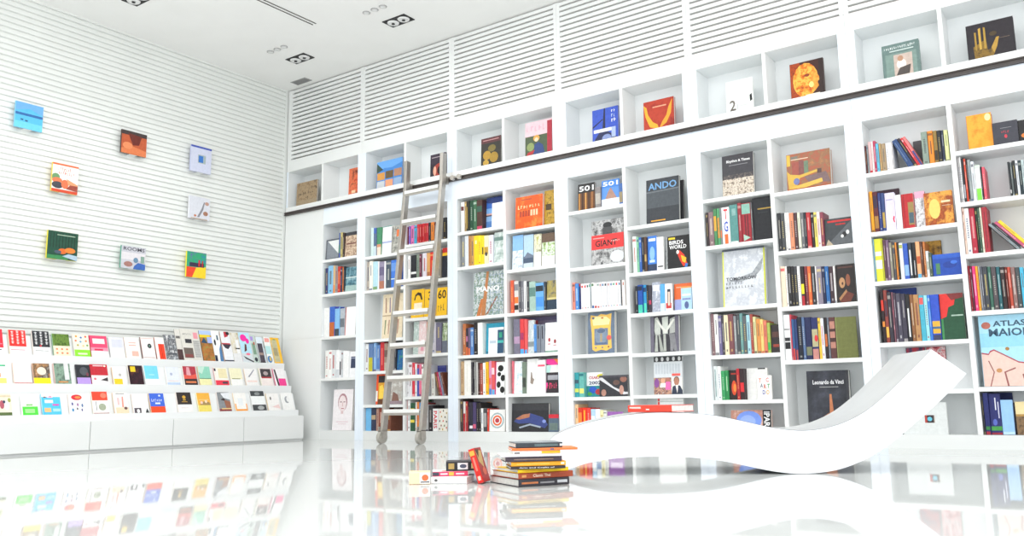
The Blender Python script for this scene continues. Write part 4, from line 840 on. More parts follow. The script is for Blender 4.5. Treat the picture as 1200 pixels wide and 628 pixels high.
('hardcover_book','slate blue book with ornate golden frame and mask,fourth shelf,third column right of ladder',33,(3.8672,.04,.7341),0,3,.253,.348,.05,['6a7a90',('p',[(.08,.84),(.1,.94),(.35,.9),(.5,.95),(.7,.92),(.9,.95),(.86,.6),(.9,.12),(.7,.06),(.5,.09),(.28,.05),(.16,.1),(.14,.5)],'f0c05c'),('p',[(.16,.82),(.3,.9),(.7,.88),(.84,.8),(.8,.68),(.2,.68)],'fae4a4'),('r',.24,.2,.76,.6,'70809a'),('e',.5,.42,.24,.2,'8494a8'),('e',.5,.54,.16,.05,'5c6c84'),('r',.46,.28,.54,.48,'b0a080'),('r',.3,.22,.7,.26,'5c7090'),('e',.8,.37,.09,.06,'e06058'),('e',.2,.86,.05,.03,'6c7080'),('e',.55,.85,.05,.02,'c87840'),('e',.3,.14,.03,.02,'6078a0'),('e',.55,.14,.03,.02,'6078a0'),('e',.78,.15,.03,.02,'a04030')],['6a7a90']),
('hardcover_book','white book titled OSAKA 2002 in red and blue,fifth shelf,third column right of ladder',23,(3.8286,.06,.3795),0,3,.154,.202,.02,['f0f0f0',('r',0,0,1,.45,'208890'),('e',.4,.28,.25,.14,'2858c0'),('e',.75,.2,.2,.12,'b83838'),('e',.2,.12,.15,.08,'48a048'),('e',.95,.85,.3,.08,'d8d040'),('t','OSAKA',.15,.72,.9,.85,'c02838',0),('t','2002',.15,.5,.9,.64,'28386a',0)],['f0f0f0']),
('hardcover_book','low wide black photo book of people,face out,fifth shelf,third column right of ladder',23,(3.9699,.03,.3795),0,3,.265,.172,.02,['34343a',('p',[(0,.95),(.1,.9),(.5,.45),(.9,.2),(1,.2),(1,.1),(.85,.08),(.45,.4),(0,.8)],'d8d8dc'),('e',.15,.18,.09,.16,'b88878'),('e',.78,.3,.08,.22,'c89888'),('e',.85,.8,.12,.14,'9a6858'),('e',.6,.65,.12,.12,'6a5048'),('r',.0,.9,1,1,'4a4a52')],['34343a']),
('hardcover_book','low purple book lying face out,half hidden by bench,third column right of ladder',14,(4.0396,.03,.0905),0,0,.141,.165,.02,['a468b8',('r',.1,.35,.9,.6,'e8d0f0')],['a468b8']),
('hardcover_book','large dark grey book with four-letter blue title,top shelf,fourth column right of ladder',56,(4.4512,.05,1.7596),0,4,.293,.382,.03,['34383e',('r',.0,.36,1,.74,'4a5056'),('p',[(0,.7),(1,.72),(1,.75),(0,.73)],'6a7076'),('t','ANDO',.06,.76,.93,.92,'6f9fcc',0),('r',.14,.06,.58,.085,'e8a838')],['34383e']),
('hardcover_book','black book tucked behind the large grey one,top shelf,fourth column right of ladder',56,(4.684,.09,1.7585),0,3,.086,.347,.02,['14141a'],['14141a']),
('hardcover_book','blue travel photo book with dark lower edge,second shelf,fourth column right of ladder',38,(4.4576,.03,1.3715),0,3,.08,.293,.02,['3878d0',('r',0,0,1,.2,'283858'),('e',.5,.5,.3,.2,'88b8e8'),('r',.1,.85,.9,.93,'e8f0f8'),('r',.2,.25,.8,.32,'c8e0f0')],['3878d0']),
('hardcover_book','narrow plain white book beside bird book,second shelf,fourth column right of ladder',38,(4.5388,.03,1.3715),0,3,.06,.276,.02,['f2f2f0',('r',.1,.1,.9,.14,'383838')],['f2f2f0']),
('hardcover_book','grey stone-textured book left of parrot cover,second shelf,fourth column right of ladder',38,(4.5994,.06,1.3715),0,3,.073,.273,.02,[('n',['888c90','c0c4c4','50545a'],14)],['888c90']),
('hardcover_book','black book titled BIRDS WORLD with red parrot,second shelf,fourth column right of ladder',38,(4.6337,.03,1.3715),0,3,.191,.267,.02,['18181a',('r',.05,.9,.35,.96,'f0d030'),('t','BIRDS',.08,.74,.72,.86,'f0f0f0',0),('t','WORLD',.08,.6,.86,.72,'f0f0f0',0),('p',[(.42,.5),(.55,.55),(.75,.4),(.9,.1),(.7,.05),(.55,.25)],'d83820'),('p',[(.6,.4),(.85,.3),(.8,.15),(.66,.2)],'f0b828'),('p',[(.8,.14),(.92,.12),(.88,.02),(.76,.02)],'3878c8'),('e',.46,.5,.06,.06,'f4f0e8')],['18181a']),
('hardcover_book','pale grey-lilac magazine-like book,third shelf,fourth column right of ladder',48,(4.4812,.03,1.0391),0,3,.072,.244,.03,[('n',['c8ccd8','9aa0b0','e8e8f0'],16),('r',.1,.7,.9,.9,'e4e6f0')],['c8ccd8']),
('hardcover_book','narrow sky blue book,third shelf,fourth column right of ladder',48,(4.5539,.03,1.0385),0,3,.04,.224,.02,['58a8e8',('r',0,0,1,.3,'d0e4f4')],['58a8e8']),
('hardcover_book','white book with red and black standing figure,third shelf,fourth column right of ladder',48,(4.5955,.03,1.0385),0,3,.061,.222,.02,['f0f0f0',('r',.3,.3,.8,.8,'3a3c48'),('r',.1,.1,.9,.3,'c83838'),('r',.4,.2,.7,.7,'e8c8b8')],['f0f0f0']),
('hardcover_book','orange over lilac book behind pale blue one,third shelf,fourth column right of ladder',48,(4.6572,.07,1.0385),0,3,.159,.218,.02,['f07038',('r',0,0,1,.42,'a8b0e0'),('r',.1,.85,.9,.88,'f8c0a0')],['f07038']),
('hardcover_book','pale blue patterned book at right end,third shelf,fourth column right of ladder',48,(4.7331,.03,1.0385),0,3,.092,.186,.02,['b0d4f0',('r',0,.93,1,1,'f0a058'),('r',.1,.6,.9,.68,'f4f8fc'),('r',.1,.42,.9,.5,'8a98c8'),('e',.5,.2,.2,.16,'586898')],['b0d4f0']),
('hardcover_book','black and white photo book of three standing bodies,fourth shelf,fourth column right of ladder',29,(4.4482,.04,.7186),0,3,.246,.289,.04,['34323a',('r',0,0,.12,1,'6c6878'),('r',.88,0,1,1,'6c6878'),('p',[(.14,.02),(.26,.02),(.24,.5),(.18,.5)],'b4b8b0'),('p',[(.28,.48),(.34,.02),(.46,.02),(.34,.5)],'a8aca4'),('p',[(.14,.6),(.16,.95),(.26,.98),(.36,.8),(.36,.48),(.18,.46)],'c4c8c0'),('p',[(.46,.02),(.56,.02),(.54,.56),(.46,.56)],'b4b8b0'),('p',[(.44,.5),(.42,.96),(.64,.98),(.62,.5)],'c8ccc4'),('p',[(.7,.02),(.8,.02),(.8,.5),(.7,.5)],'8c8c90'),('p',[(.66,.5),(.7,.3),(.84,.02),(.94,.02),(.86,.5)],'848488'),('p',[(.68,.5),(.7,.9),(.88,.96),(.88,.52)],'b0b2ae'),('p',[(.2,.9),(.26,.9),(.54,.6),(.8,.9),(.88,.88),(.56,.52),(.5,.52)],'dcdcd4'),('r',0,.48,1,.49,'6a6a6c')],['34323a']),
('hardcover_book','magazine-style book with grey text and row of people,fifth shelf,fourth column right of ladder',20,(4.4534,.06,.3865),0,3,.247,.299,.02,['d8dce0',('r',0,.86,1,1,'3a3a3e'),('e',.1,.93,.05,.06,'d8d8d8'),('e',.30000000000000004,.93,.05,.06,'d8d8d8'),('e',.5,.93,.05,.06,'d8d8d8'),('e',.7000000000000001,.93,.05,.06,'d8d8d8'),('e',.9,.93,.05,.06,'d8d8d8'),('r',.05,.54,.12,.8,'c4cad0'),('r',.15000000000000002,.54,.22,.8,'c4cad0'),('r',.25,.54,.32,.8,'c4cad0'),('r',.35000000000000003,.54,.42000000000000004,.8,'c4cad0'),('r',.45,.54,.52,.8,'c4cad0'),('r',.55,.54,.62,.8,'c4cad0'),('r',.6500000000000001,.54,.7200000000000001,.8,'c4cad0'),('r',.7500000000000001,.54,.8200000000000001,.8,'c4cad0'),('r',.8500000000000001,.54,.92,.8,'c4cad0'),('r',.64,.48,.93,.54,'f06058'),('r',.0,0,.62,.44,('n',['8c6c78','d8a888','5c3c48','e8d0c0'],40)),('e',.1,.3,.09,.12,'8c5098'),('e',.32,.36,.08,.07,'e0a888'),('p',[(.2,.18),(.44,.18),(.42,.3),(.24,.3)],'f4ecdc'),('e',.5,.38,.08,.06,'b87868'),('p',[(.4,.12),(.6,.12),(.58,.33),(.42,.33)],'e870b0'),('r',.62,0,1,.44,'ecebe4'),('e',.8,.36,.1,.1,'3c2c2c'),('e',.8,.33,.09,.11,'b88068'),('p',[(.62,.0),(.66,.2),(.78,.24),(.92,.22),(1,.1),(1,0)],'30384c'),('p',[(.76,.24),(.86,.24),(.82,.02)],'f0e8e0')],['d8dce0']),
('hardcover_book','white book with small red tab,above the bench,bottom shelf,fourth column right of ladder',9,(4.469,.06,.0915),0,3,.227,.263,.02,['f2f4f2',('r',.02,.8,.1,1,'e04840'),('r',0,.9,1,.92,'c8d0cc')],['f2f4f2']),
('hardcover_book','charcoal book titled Rhythm & Times with rippled sand,top shelf,fifth column right of ladder',54,(5.116,.05,1.8869),0,4,.251,.337,.035,['3c3a40',('r',0,0,1,.42,('n',['4c4444','a89888','e8dccc','54484a'],42)),('r',0,.42,1,.52,('n',['3c3a40','4c4848','8c8078'],40)),('t','Rhythm & Times',.14,.8,.9,.88,'f4f4f4',0),('r',.22,.74,.82,.755,'8c8c90')],['3c3a40']),
('hardcover_book','thick black book with thin gold line,second shelf,fifth column right of ladder',36,(5.3518,.035,1.5135),0,0,.144,.33,.06,['16181e',('r',.25,.72,1,.75,'a88838'),('r',.25,.64,.8,.65,'38383a')],['16181e']),
('hardcover_book','large marbled grey book with yellow-green edges,third shelf,fifth column right of ladder',46,(5.0726,.05,1.0326),0,4,.336,.449,.03,[('n',['ccd0d6','d8dade','bcc0c8','e4e6ea'],7),('r',0,0,.03,1,'d8dc48'),('r',.965,0,1,1,'c8cc38'),('p',[(.1,.44),(.4,.5),(.7,.56),(.9,.76),(.96,.8),(.9,.6),(.75,.48),(.4,.42)],('n',['6c7078','a8acb0','505460'],16)),('t','TOMORROW',.08,.45,.8,.51,'30323a',0),('m',.08,.38,.5,.43,'5c5e64',6),('m',.08,.31,.74,.36,'505258',9),('r',0,.97,1,1,'58606a')],['ccd0d6']),
('hardcover_book','short dark brown book at row end,fourth shelf,fifth column right of ladder',27,(5.4316,.03,.6715),0,3,.065,.204,.02,['2c2426',('r',.1,.55,.9,.75,'5a3a34'),('r',.2,.2,.9,.3,'a04030')],['2c2426']),
('hardcover_book','black book with glowing orange red shape,fifth shelf,fifth column right of ladder',18,(5.0924,.03,.3365),0,3,.06,.22,.02,['241818',('e',.6,.4,.35,.25,'d84820'),('e',.7,.4,.2,.14,'f08838'),('r',.2,.85,.9,.9,'b83828')],['241818']),
('hardcover_book','plain off-white book behind letter cover,fifth shelf,fifth column right of ladder',18,(5.2122,.07,.3365),0,3,.16,.23,.02,['f0efec',('r',.55,.96,.9,1,'38383a')],['f0efec']),
('hardcover_book','small white book with scattered coloured letters,fifth shelf,fifth column right of ladder',18,(5.3055,.03,.3365),0,3,.107,.173,.02,['f6f4f0',('t','T',.1,.7,.3,.88,'d86838',0),('t','C',.62,.72,.82,.9,'d04048',0),('t','A',.2,.48,.4,.66,'58607a',0),('t','R',.46,.44,.64,.62,'c84838',0),('t','T',.7,.46,.9,.64,'38a058',0),('t','D',.36,.2,.56,.38,'4848a0',0),('t','O',.62,.2,.84,.38,'e0a038',0)],['f6f4f0']),
('hardcover_book','picture book with blue oval and black lettered edge,bottom shelf,fifth column right of ladder',7,(5.0818,.05,.0926),0,4,.305,.166,.03,[('n',['d8a898','b88070','e8c8b8'],8),('e',.45,.55,.32,.42,'7898e8'),('e',.42,.5,.2,.28,'98b0f0'),('r',.8,0,1,1,'141418'),('t','IPARA',.83,.05,.97,.93,'f4f4f4',-90)],['d8a898']),
('hardcover_book','orange brown abstract painting book,large landscape format,top shelf,sixth column right of ladder',60,(5.6188,.05,1.8559),0,5,.319,.288,.05,[('n',['b06840','a85c48','8c6c50','b87850'],14),('r',0,.68,.08,.98,'d8b048'),('r',.1,.86,.26,.93,'7c786c'),('r',.1,.83,.5,.85,'e0d0b8'),('r',.12,.4,.3,.78,'a05448'),('r',.4,.4,.5,.76,'6c8068'),('r',.28,.42,.4,.8,'84504c'),('p',[(.0,.55),(.08,.45),(.3,.4),(.75,.5),(.75,.44),(.3,.32),(.18,.0),(.04,.0)],'d0a848'),('p',[(.4,.34),(.9,.4),(1,.1),(.5,.18)],'7c6464'),('p',[(.1,.1),(.8,.24),(.82,.14),(.3,.02)],'d8b050'),('e',.22,.24,.07,.09,'7078a8'),('r',0,0,1,.05,'b05830'),('r',.7,.38,.8,.5,'5c4440')],['b06840']),
('hardcover_book','grey snowy slope book with red heading,second shelf,sixth column right of ladder',41,(5.87,.035,1.4101),0,3,.192,.199,.03,['5c6064',('p',[(0,.0),(1,.9),(1,1),(0,1)],'3c4044'),('p',[(0,0),(.3,.0),(.1,.25)],'b8a890'),('r',.1,.86,.95,.93,'c83030'),('r',.4,.74,.75,.8,'b02c2c'),('e',.7,.38,.08,.1,'28282a'),('e',.82,.45,.06,.08,'d8d8d8'),('e',.62,.32,.05,.06,'e8e8e4')],['5c6064']),
('hardcover_book','dark painting book with two brown faces,third shelf,sixth column right of ladder',51,(5.9235,.03,.9981),0,3,.13,.274,.03,['241c1c',('e',.3,.52,.16,.14,'b88a60'),('e',.62,.58,.12,.16,'8a5038'),('p',[(.1,.1),(.5,.3),(.9,.2),(.7,.02),(.2,.0)],'6a3428'),('r',.1,.9,.9,.94,'583830'),('e',.32,.5,.05,.04,'4a2c20'),('p',[(.15,.05),(.55,.28),(.5,.34),(.1,.12)],'a87850')],['241c1c']),
('hardcover_book','plain olive green hardcover at right end,fourth shelf,sixth column right of ladder',32,(5.8957,.03,.6095),8,0,.139,.29,.03,['6c7038',('r',0,0,.04,1,'8c9058')],['585c2c']),
('hardcover_book','dark book with pointing hand beneath white title,bottom shelf,sixth column right of ladder',13,(5.6565,.05,.094),0,4,.291,.437,.05,[('n',['24262c','34363e','4a4c58'],5),('t','Leonardo da Vinci',.14,.78,.88,.85,'e8e8ea',0),('r',.3,.73,.75,.74,'a8a8a8'),('p',[(.46,.1),(.6,.1),(.62,.28),(.58,.62),(.53,.62),(.52,.3)],'c07850'),('p',[(.34,.1),(.6,.1),(.62,.3),(.5,.32),(.36,.26)],'b06c48'),('p',[(.4,.0),(.62,.0),(.6,.14),(.4,.14)],'98583c'),('r',.94,0,1,1,'34343a')],['24262c']),
('hardcover_book','grey book behind the upright spines,top shelf,column next to the rightmost',53,(6.4745,.207,1.8885),0,0,.053,.228,.022,['58585c'],['58585c']),
('hardcover_book','dark maroon book standing behind the row,second shelf,column next to the rightmost',35,(6.191,.207,1.4665),0,0,.165,.332,.022,['4c3440'],['4c3440']),
('hardcover_book','lilac-white book with small red star,second shelf,column next to the rightmost',35,(6.2889,.03,1.4683),0,3,.065,.27,.035,['d8d0e8',('p',[(.7,.3),(.78,.38),(.9,.36),(.84,.28),(.9,.2),(.76,.22)],'d82838'),('r',.1,.8,.8,.83,'a8a0c0')],['d8d0e8']),
('hardcover_book','red book with gold and blue inset picture,second shelf,column next to the rightmost',35,(6.3959,.03,1.4683),0,3,.076,.245,.035,['b82028',('r',.5,.1,.98,.75,'98804c'),('r',.55,.15,.95,.45,'485c68'),('r',.15,.0,.2,1,'8c1018')],['b82028']),
('hardcover_book','black and white photo book under pink strip,second shelf,column next to the rightmost',35,(6.4728,.06,1.4681),0,3,.067,.256,.03,[('n',['1c1c20','e8e8ea','6c6c74'],14),('r',0,.82,1,1,'e8a8c0')],['1c1c20']),
('hardcover_book','fiery orange brown book with pale title,second shelf,column next to the rightmost',35,(6.5359,.04,1.4681),0,3,.174,.232,.03,[('n',['c86828','8c3c1c','f0a848','6c2c18'],6),('e',.35,.5,.2,.3,'f8c868'),('r',.6,.66,.92,.72,'e8d0a8'),('r',.62,.56,.92,.58,'c8a888')],['c86828']),
('hardcover_book','black and gold patterned book behind blue box,third shelf,column next to the rightmost',45,(6.4849,.207,1.1215),0,0,.107,.273,.022,[('n',['181410','c89838','48301c'],12)],['181410']),
('hardcover_book','wide royal blue book,face out in front,third shelf,column next to the rightmost',45,(6.556,.03,1.1215),0,0,.171,.148,.04,['1c48a8',('r',.0,.8,1,1,'2c5cc0'),('e',.6,.5,.25,.15,'183a90'),('r',.1,.1,.25,.6,'4c8058'),('e',.75,.6,.12,.08,'3c70d0')],['1c48a8']),
('hardcover_book','dark blue book standing behind spines,fourth shelf,column next to the rightmost',26,(6.2079,.207,.7005),0,0,.201,.383,.022,['2c4898'],['2c4898']),
('hardcover_book','dark green book with red splash at top,fourth shelf,column next to the rightmost',26,(6.5731,.03,.7031),0,3,.142,.303,.05,['184c30',('p',[(0,1),(0,.45),(.25,.5),(.35,.7),(.6,.75),(.7,1)],'d82c28'),('p',[(.3,1),(.5,.85),(1,.9),(1,1)],'7c2828'),('r',.45,.5,.95,.53,'a8c0b0'),('r',0,0,.1,.45,'3c8850')],['184c30']),
('hardcover_book','dark red and navy book,left of pair above bench,column next to the rightmost',17,(6.3097,.207,.3815),0,0,.119,.287,.022,[('n',['2c3860','c03038','483c60','181820'],12)],['2c3860']),
('hardcover_book','red,black and white speckled book above bench,fifth shelf,column next to the rightmost',17,(6.439,.207,.3815),0,0,.118,.287,.022,[('n',['3c2430','c84c58','e8d0d0','282028'],26)],['3c2430']),
('hardcover_book','white book with one small dark square picture,bottom shelf,column next to the rightmost',6,(6.2847,.05,.0905),0,0,.27,.207,.03,['dcdfde',('r',.5,.36,.72,.6,'3a2c30'),('r',.5,.36,.55,.6,'b84038'),('e',.61,.48,.055,.07,'68c0d8'),('r',.7,.36,.72,.6,'a89888')],['dcdfde']),
('hardcover_book','glowing orange hardcover with bright corner,top shelf,rightmost column',58,(6.8362,.06,1.9415),0,0,.148,.243,.05,[('n',['f08818','f8a838','e87010'],5),('e',.85,.88,.12,.1,'fce8a0')],['c86020']),
('hardcover_book','small charcoal book with red emblem,top shelf,rightmost column',58,(6.985,.035,1.9428),0,3,.144,.157,.025,['3a3a44',('r',.3,.72,.75,.74,'8c8c90'),('m',.34,.5,.66,.6,'c83848',4),('e',.5,.36,.06,.08,'c83848')],['3a3a44']),
('hardcover_book','black book with orange shape,right of charcoal book,top shelf,rightmost column',58,(7.1296,.05,1.9431),0,3,.109,.15,.03,['1c1a1c',('e',.4,.3,.3,.12,'d87830'),('e',.7,.6,.2,.1,'6c8848')],['1c1a1c']),
('hardcover_book','large pale blue map book titled ATLAS MAIOR,fifth shelf,rightmost column',21,(6.788,.04,.3926),0,3,.33,.452,.04,['a8d8ec',('r',0,.55,1,.75,'90cce4'),('p',[(0,0),(1,0),(1,.27),(.62,.32),(.4,.42),(.22,.5),(.16,.48),(.12,.44),(0,.46)],'e4c4b8'),('p',[(0,.46),(.12,.44),(.16,.48),(.22,.5),(.4,.42),(.62,.32),(1,.27),(1,.29),(.62,.34),(.4,.44),(.22,.52),(.15,.5),(.12,.46),(0,.48)],'b04858'),('p',[(.1,.0),(.18,.2),(.1,.36),(.12,.36),(.2,.2),(.12,0)],'9a5c58'),('p',[(.4,.0),(.36,.2),(.56,.26),(.56,.24),(.39,.19),(.43,0)],'9a5c58'),('p',[(.7,.0),(.66,.16),(.9,.22),(.9,.2),(.69,.15),(.73,0)],'9a5c58'),('e',.28,.22,.05,.03,'c8905c'),('e',.45,.52,.035,.025,'a87838'),('t','ATLAS',.24,.84,.8,.92,'34546c',0),('t','MAIOR',.16,.7,.88,.81,'34546c',0),('e',.12,.86,.08,.05,'b86858')],['a8d8ec']),
('hardcover_book','navy book standing behind the spines,bottom shelf,rightmost column',11,(6.7917,.207,.0905),0,0,.131,.262,.022,['1c2c68'],['1c2c68']),
('hardcover_book','navy book with green strip and white lettering,bottom shelf,rightmost column',11,(6.8042,.03,.0921),0,3,.063,.255,.03,['24286c',('r',0,.1,1,.2,'48a048'),('r',0,0,1,.05,'98283c'),('r',.5,.6,.6,.9,'e8e8f4'),('r',.75,.4,.85,.8,'c8c8e0'),('e',.4,.3,.2,.08,'5868c0')],['24286c']),
('hardcover_book','light blue book leaning beside navy book,bottom shelf,rightmost column',11,(6.8684,.03,.0926),0,3,.066,.215,.04,['98c4f0',('r',0,0,1,.08,'b8d8f4')],['98c4f0']),
('hardcover_book','narrow dark brown book behind photo cover,bottom shelf,rightmost column',11,(6.9138,.08,.0915),0,3,.025,.198,.02,['3c2c34'],['3c2c34']),
('hardcover_book','cream-topped book with dark brown photograph,bottom shelf,rightmost column',11,(6.9457,.03,.0921),0,3,.104,.203,.03,[('n',['382c28','8c7050','241c1c'],12),('r',0,.62,1,1,'e8d4a0'),('r',0,.55,1,.62,'b08848')],['382c28']),
('book','brown old street photo book in leftmost high cubby',4,(.0993,.07,2.5472),0,2,.341,.281,.02,[('n',['7c6448','b09878','48382c'],18),('r',0,0,1,.25,'a89478')],['7c6448']),
('book','red fiery book in second high cubby from left',4,(.9368,.07,2.5472),0,2,.152,.308,.02,[('n',['b02820','e87850','48181c'],10),('r',.3,.1,.7,.2,'f0c8a0')],['b02820']),
('book','blue sky travel book with grid of six photographs',4,(1.3525,.07,2.5472),0,2,.362,.304,.02,['4888d0',('p',[(0,.62),(.3,.75),(.6,.72),(1,.85),(1,1),(0,1)],'6ca8e8'),('p',[(0,.95),(.25,.7),(0,.6)],'3c5048'),('r',.02,.34,.32,.6000000000000001,'d8984c'),('r',.35,.36,.6499999999999999,.62,'6c5838'),('r',.68,.38,.98,.64,'b8886c'),('r',.02,.04,.32,.3,'c8ccd0'),('r',.35,.05,.6499999999999999,.31,'e8a078'),('r',.68,.06,.98,.32,'98b0d0')],['4888d0']),
('book','black book with large red eye,above ladder',4,(2.0915,.07,2.5472),0,2,.201,.247,.02,['2c2430',('r',0,.6,1,1,'382c3c'),('e',.6,.3,.42,.3,'a83c30'),('e',.66,.3,.2,.18,'281418'),('e',.3,.3,.1,.2,'e8a890'),('r',.1,.85,.9,.88,'b8a8b0')],['2c2430']),
('book','dark book with clustered gold discs',4,(2.7302,.07,2.5472),0,2,.235,.287,.02,['2c2820',('r',0,.82,1,1,'5c2c30'),('e',.3,.4,.2,.16,'b89030'),('e',.65,.3,.22,.18,'a88428'),('e',.55,.62,.2,.12,'7c6c30'),('e',.25,.15,.15,.1,'c8a040'),('r',.1,.9,.9,.93,'c89090')],['2c2820']),
('book','pink and green book with figure in blue dress',4,(3.2426,.07,2.5472),0,2,.296,.336,.02,['e8c4cc',('r',0,0,1,.6,'48583c'),('e',.2,.3,.14,.12,'8c9c60'),('r',.82,.0,1,.95,'b02038'),('e',.42,.52,.12,.09,'d8a048'),('e',.42,.48,.07,.06,'f0d0b0'),('p',[(.3,.0),(.35,.35),(.5,.4),(.66,.3),(.75,0)],'28407c'),('p',[(0,.0),(.3,.1),(.36,.2),(.1,.15)],'b82830'),('m',.06,.72,.8,.9,'f4a8b8',5)],['e8c4cc']),
('book','deep blue architecture book with white lettering',4,(3.9567,.07,2.5472),0,2,.256,.304,.02,['3454c0',('p',[(.35,0),(.45,1),(.5,1),(.5,0)],'14183c'),('p',[(0,.5),(.4,.7),(.4,.66),(0,.45)],'14183c'),('p',[(0,0),(.3,.35),(.6,.3),(1,.05),(1,0)],'1c2450'),('e',.55,.1,.18,.12,'8898c8'),('m',.74,.82,.93,.94,'e8ecf4',2),('m',.74,.68,.93,.79,'c8dce8',2),('m',.74,.55,.93,.66,'e8ecf4',2),('r',.05,.3,.8,.4,'e8ecf8'),('r',.74,.1,.9,.4,'a8b8e8')],['3454c0']),
('book','red book with golden antler shapes',4,(4.4528,.07,2.5475),0,2,.278,.267,.03,[('n',['a02c1c','b83c24','8c2018'],6),('p',[(.0,.9),(.06,.5),(.2,.15),(.5,.05),(.45,.2),(.3,.3),(.15,.55),(.1,.8)],'f0a828'),('p',[(.95,.95),(.9,.5),(.75,.2),(.5,.05),(.6,.25),(.75,.45),(.82,.7)],'e89c28'),('r',0,0,1,.08,'c87818'),('r',.3,.76,.75,.8,'e0a080')],['a02c1c']),
('book','white book with grey numeral two',4,(5.178,.07,2.5472),0,2,.219,.272,.02,['eef2f0',('t','2',.12,.1,.35,.42,'6c645c',0),('r',.4,.12,.42,.3,'a0a0a0'),('p',[(.88,.28),(.97,.32),(.95,.52),(.87,.48)],'181818'),('r',.5,.2,.8,.23,'c8ccc8')],['eef2f0']),
('book','glowing orange fiery face book on black',4,(5.6886,.07,2.5472),0,2,.249,.294,.02,['3c1408',('r',.0,.0,.3,1,('n',['5c1c08','b04410','3c1408'],22)),('e',.45,.5,.38,.46,('n',['8c3008','e87818','fcc050','e06c10'],18)),('p',[(.72,.75),(.9,.45),(.8,.4),(.84,.28),(.7,.15),(.6,.5)],('n',['d86810','f8b048'],20)),('e',.5,.62,.08,.04,'8c3008'),('e',.62,.35,.07,.08,'fce080'),('r',.45,.06,.95,.1,'f8f0e0'),('r',.86,0,1,1,'28100c')],['3c1408']),
('book','grey-green book with framed picture of small child',4,(6.3473,.07,2.5475),0,2,.245,.265,.03,['68807c',('r',.08,.08,.92,.72,'7c948c'),('r',.3,.06,.8,.68,'c8b4a8'),('e',.5,.4,.13,.14,'f0e4d8'),('e',.48,.56,.08,.08,'b88c70'),('p',[(.35,.1),(.7,.1),(.75,.35),(.45,.3)],'4c4440'),('m',.06,.85,.92,.93,'f0f4f2',16),('r',.2,.78,.85,.81,'c8d4d0')],['68807c']),
('book','black book with raised golden hand,far right cubby',4,(6.8875,.07,2.5475),0,2,.28,.267,.03,['201820',('p',[(.14,.0),(.5,.0),(.62,.3),(.6,.45),(.55,.3),(.42,.25),(.4,.55),(.12,.4)],('n',['3c2c18','8c6c28','5c4420'],20)),('p',[(.16,.3),(.2,.3),(.2,.78),(.16,.78)],'a88430'),('p',[(.25,.3),(.3,.3),(.3,.88),(.25,.86)],'c8a040'),('p',[(.35,.3),(.4,.3),(.4,.86),(.36,.88)],'b08c34'),('p',[(.5,.3),(.62,.55),(.68,.55),(.62,.3),(.55,.15)],'b89038'),('e',.56,.66,.08,.06,'48381c'),('r',.68,.5,.9,.51,'7c6858')],['201820']),
('book','sky blue seascape book high on slatted wall,leftmost',1,(.062,-2.94,2.728),90,0,.23,.226,.018,['50b4e8',('r',0,.5,1,.6,'2868a8'),('p',[(0,.65),(.5,.8),(1,.62),(1,1),(0,1)],'68a8e0'),('r',.2,.3,.3,.36,'285878'),('r',.36,.28,.46,.34,'285878'),('r',0,0,1,.25,'68c8f0')],['80c8e8']),
('book','orange brown abstract book high on slatted wall',1,(.062,-1.99,2.725),90,0,.255,.223,.018,['c05830',('r',0,.82,1,1,'3c3030'),('p',[(.25,.9),(.8,.85),(.7,.45),(.45,.4)],'6c2418'),('p',[(0,0),(1,0),(1,.25),(.5,.35),(0,.2)],'d87848'),('e',.25,.35,.2,.15,'e08858')],['402820']),
('book','pale lilac book with small blue square,on slatted wall',1,(.062,-1.255,2.708),90,0,.24,.27,.018,['ccd0e4',('r',0,.93,1,1,'4458b8'),('r',.35,.35,.72,.68,'a8b8b8'),('r',.38,.38,.6,.64,'3878c8')],['b8bcd8']),
('book','white cookbook with red title and vegetables',1,(.062,-2.6,2.233),90,0,.23,.257,.018,['f2efe8',('r',0,.94,1,1,'e86838'),('m',.22,.74,.74,.88,'d86050',7),('m',.24,.62,.88,.74,'d86050',8),('e',.14,.5,.16,.14,'6a9868'),('e',.2,.4,.2,.1,'e07850'),('e',.22,.24,.22,.12,'40424a'),('e',.5,.3,.14,.16,'e87048'),('p',[(.55,.5),(.62,.3),(1,.2),(1,.34)],'e0986c'),('p',[(.55,.14),(1,.1),(1,.3),(.7,.3)],'a04838'),('r',0,0,1,.1,'d04828')],['f0c840']),
('book','silvery white book with thin branch on slatted wall',1,(.062,-1.25,2.22),90,0,.24,.232,.018,['d4d6de',('p',[(.4,.1),(.6,.5),(.7,.8),(.75,.8),(.68,.45),(.5,.1)],'8c8c94'),('e',.85,.75,.1,.08,'c09888'),('e',.8,.3,.12,.1,'a87860'),('e',.3,.15,.06,.05,'c87850'),('r',.1,.0,.9,.05,'b8a898')],['e4e4ea']),
('book','dark green garden book with yellow spine',1,(.062,-2.6,1.639),90,0,.265,.245,.018,['184c38',('r',.08,.4,.1,.95,'0c2820'),('r',.18,.4,.2,.95,'0c2820'),('r',.28,.4,.30000000000000004,.95,'0c2820'),('r',.38000000000000006,.4,.4,.95,'0c2820'),('r',.48000000000000004,.4,.5,.95,'0c2820'),('r',.58,.4,.6,.95,'0c2820'),('r',.68,.4,.7000000000000001,.95,'0c2820'),('r',.78,.4,.8,.95,'0c2820'),('r',.88,.4,.9,.95,'0c2820'),('r',.3,.86,.9,.89,'a8c0a8'),('e',.5,.3,.14,.1,'d86828'),('e',.75,.35,.18,.1,'e88030'),('r',0,0,.7,.14,'388850'),('p',[(.5,.12),(1,.0),(1,.18),(.7,.22)],'a8c0d0'),('e',.35,.26,.12,.06,'485868')],['e8d838']),
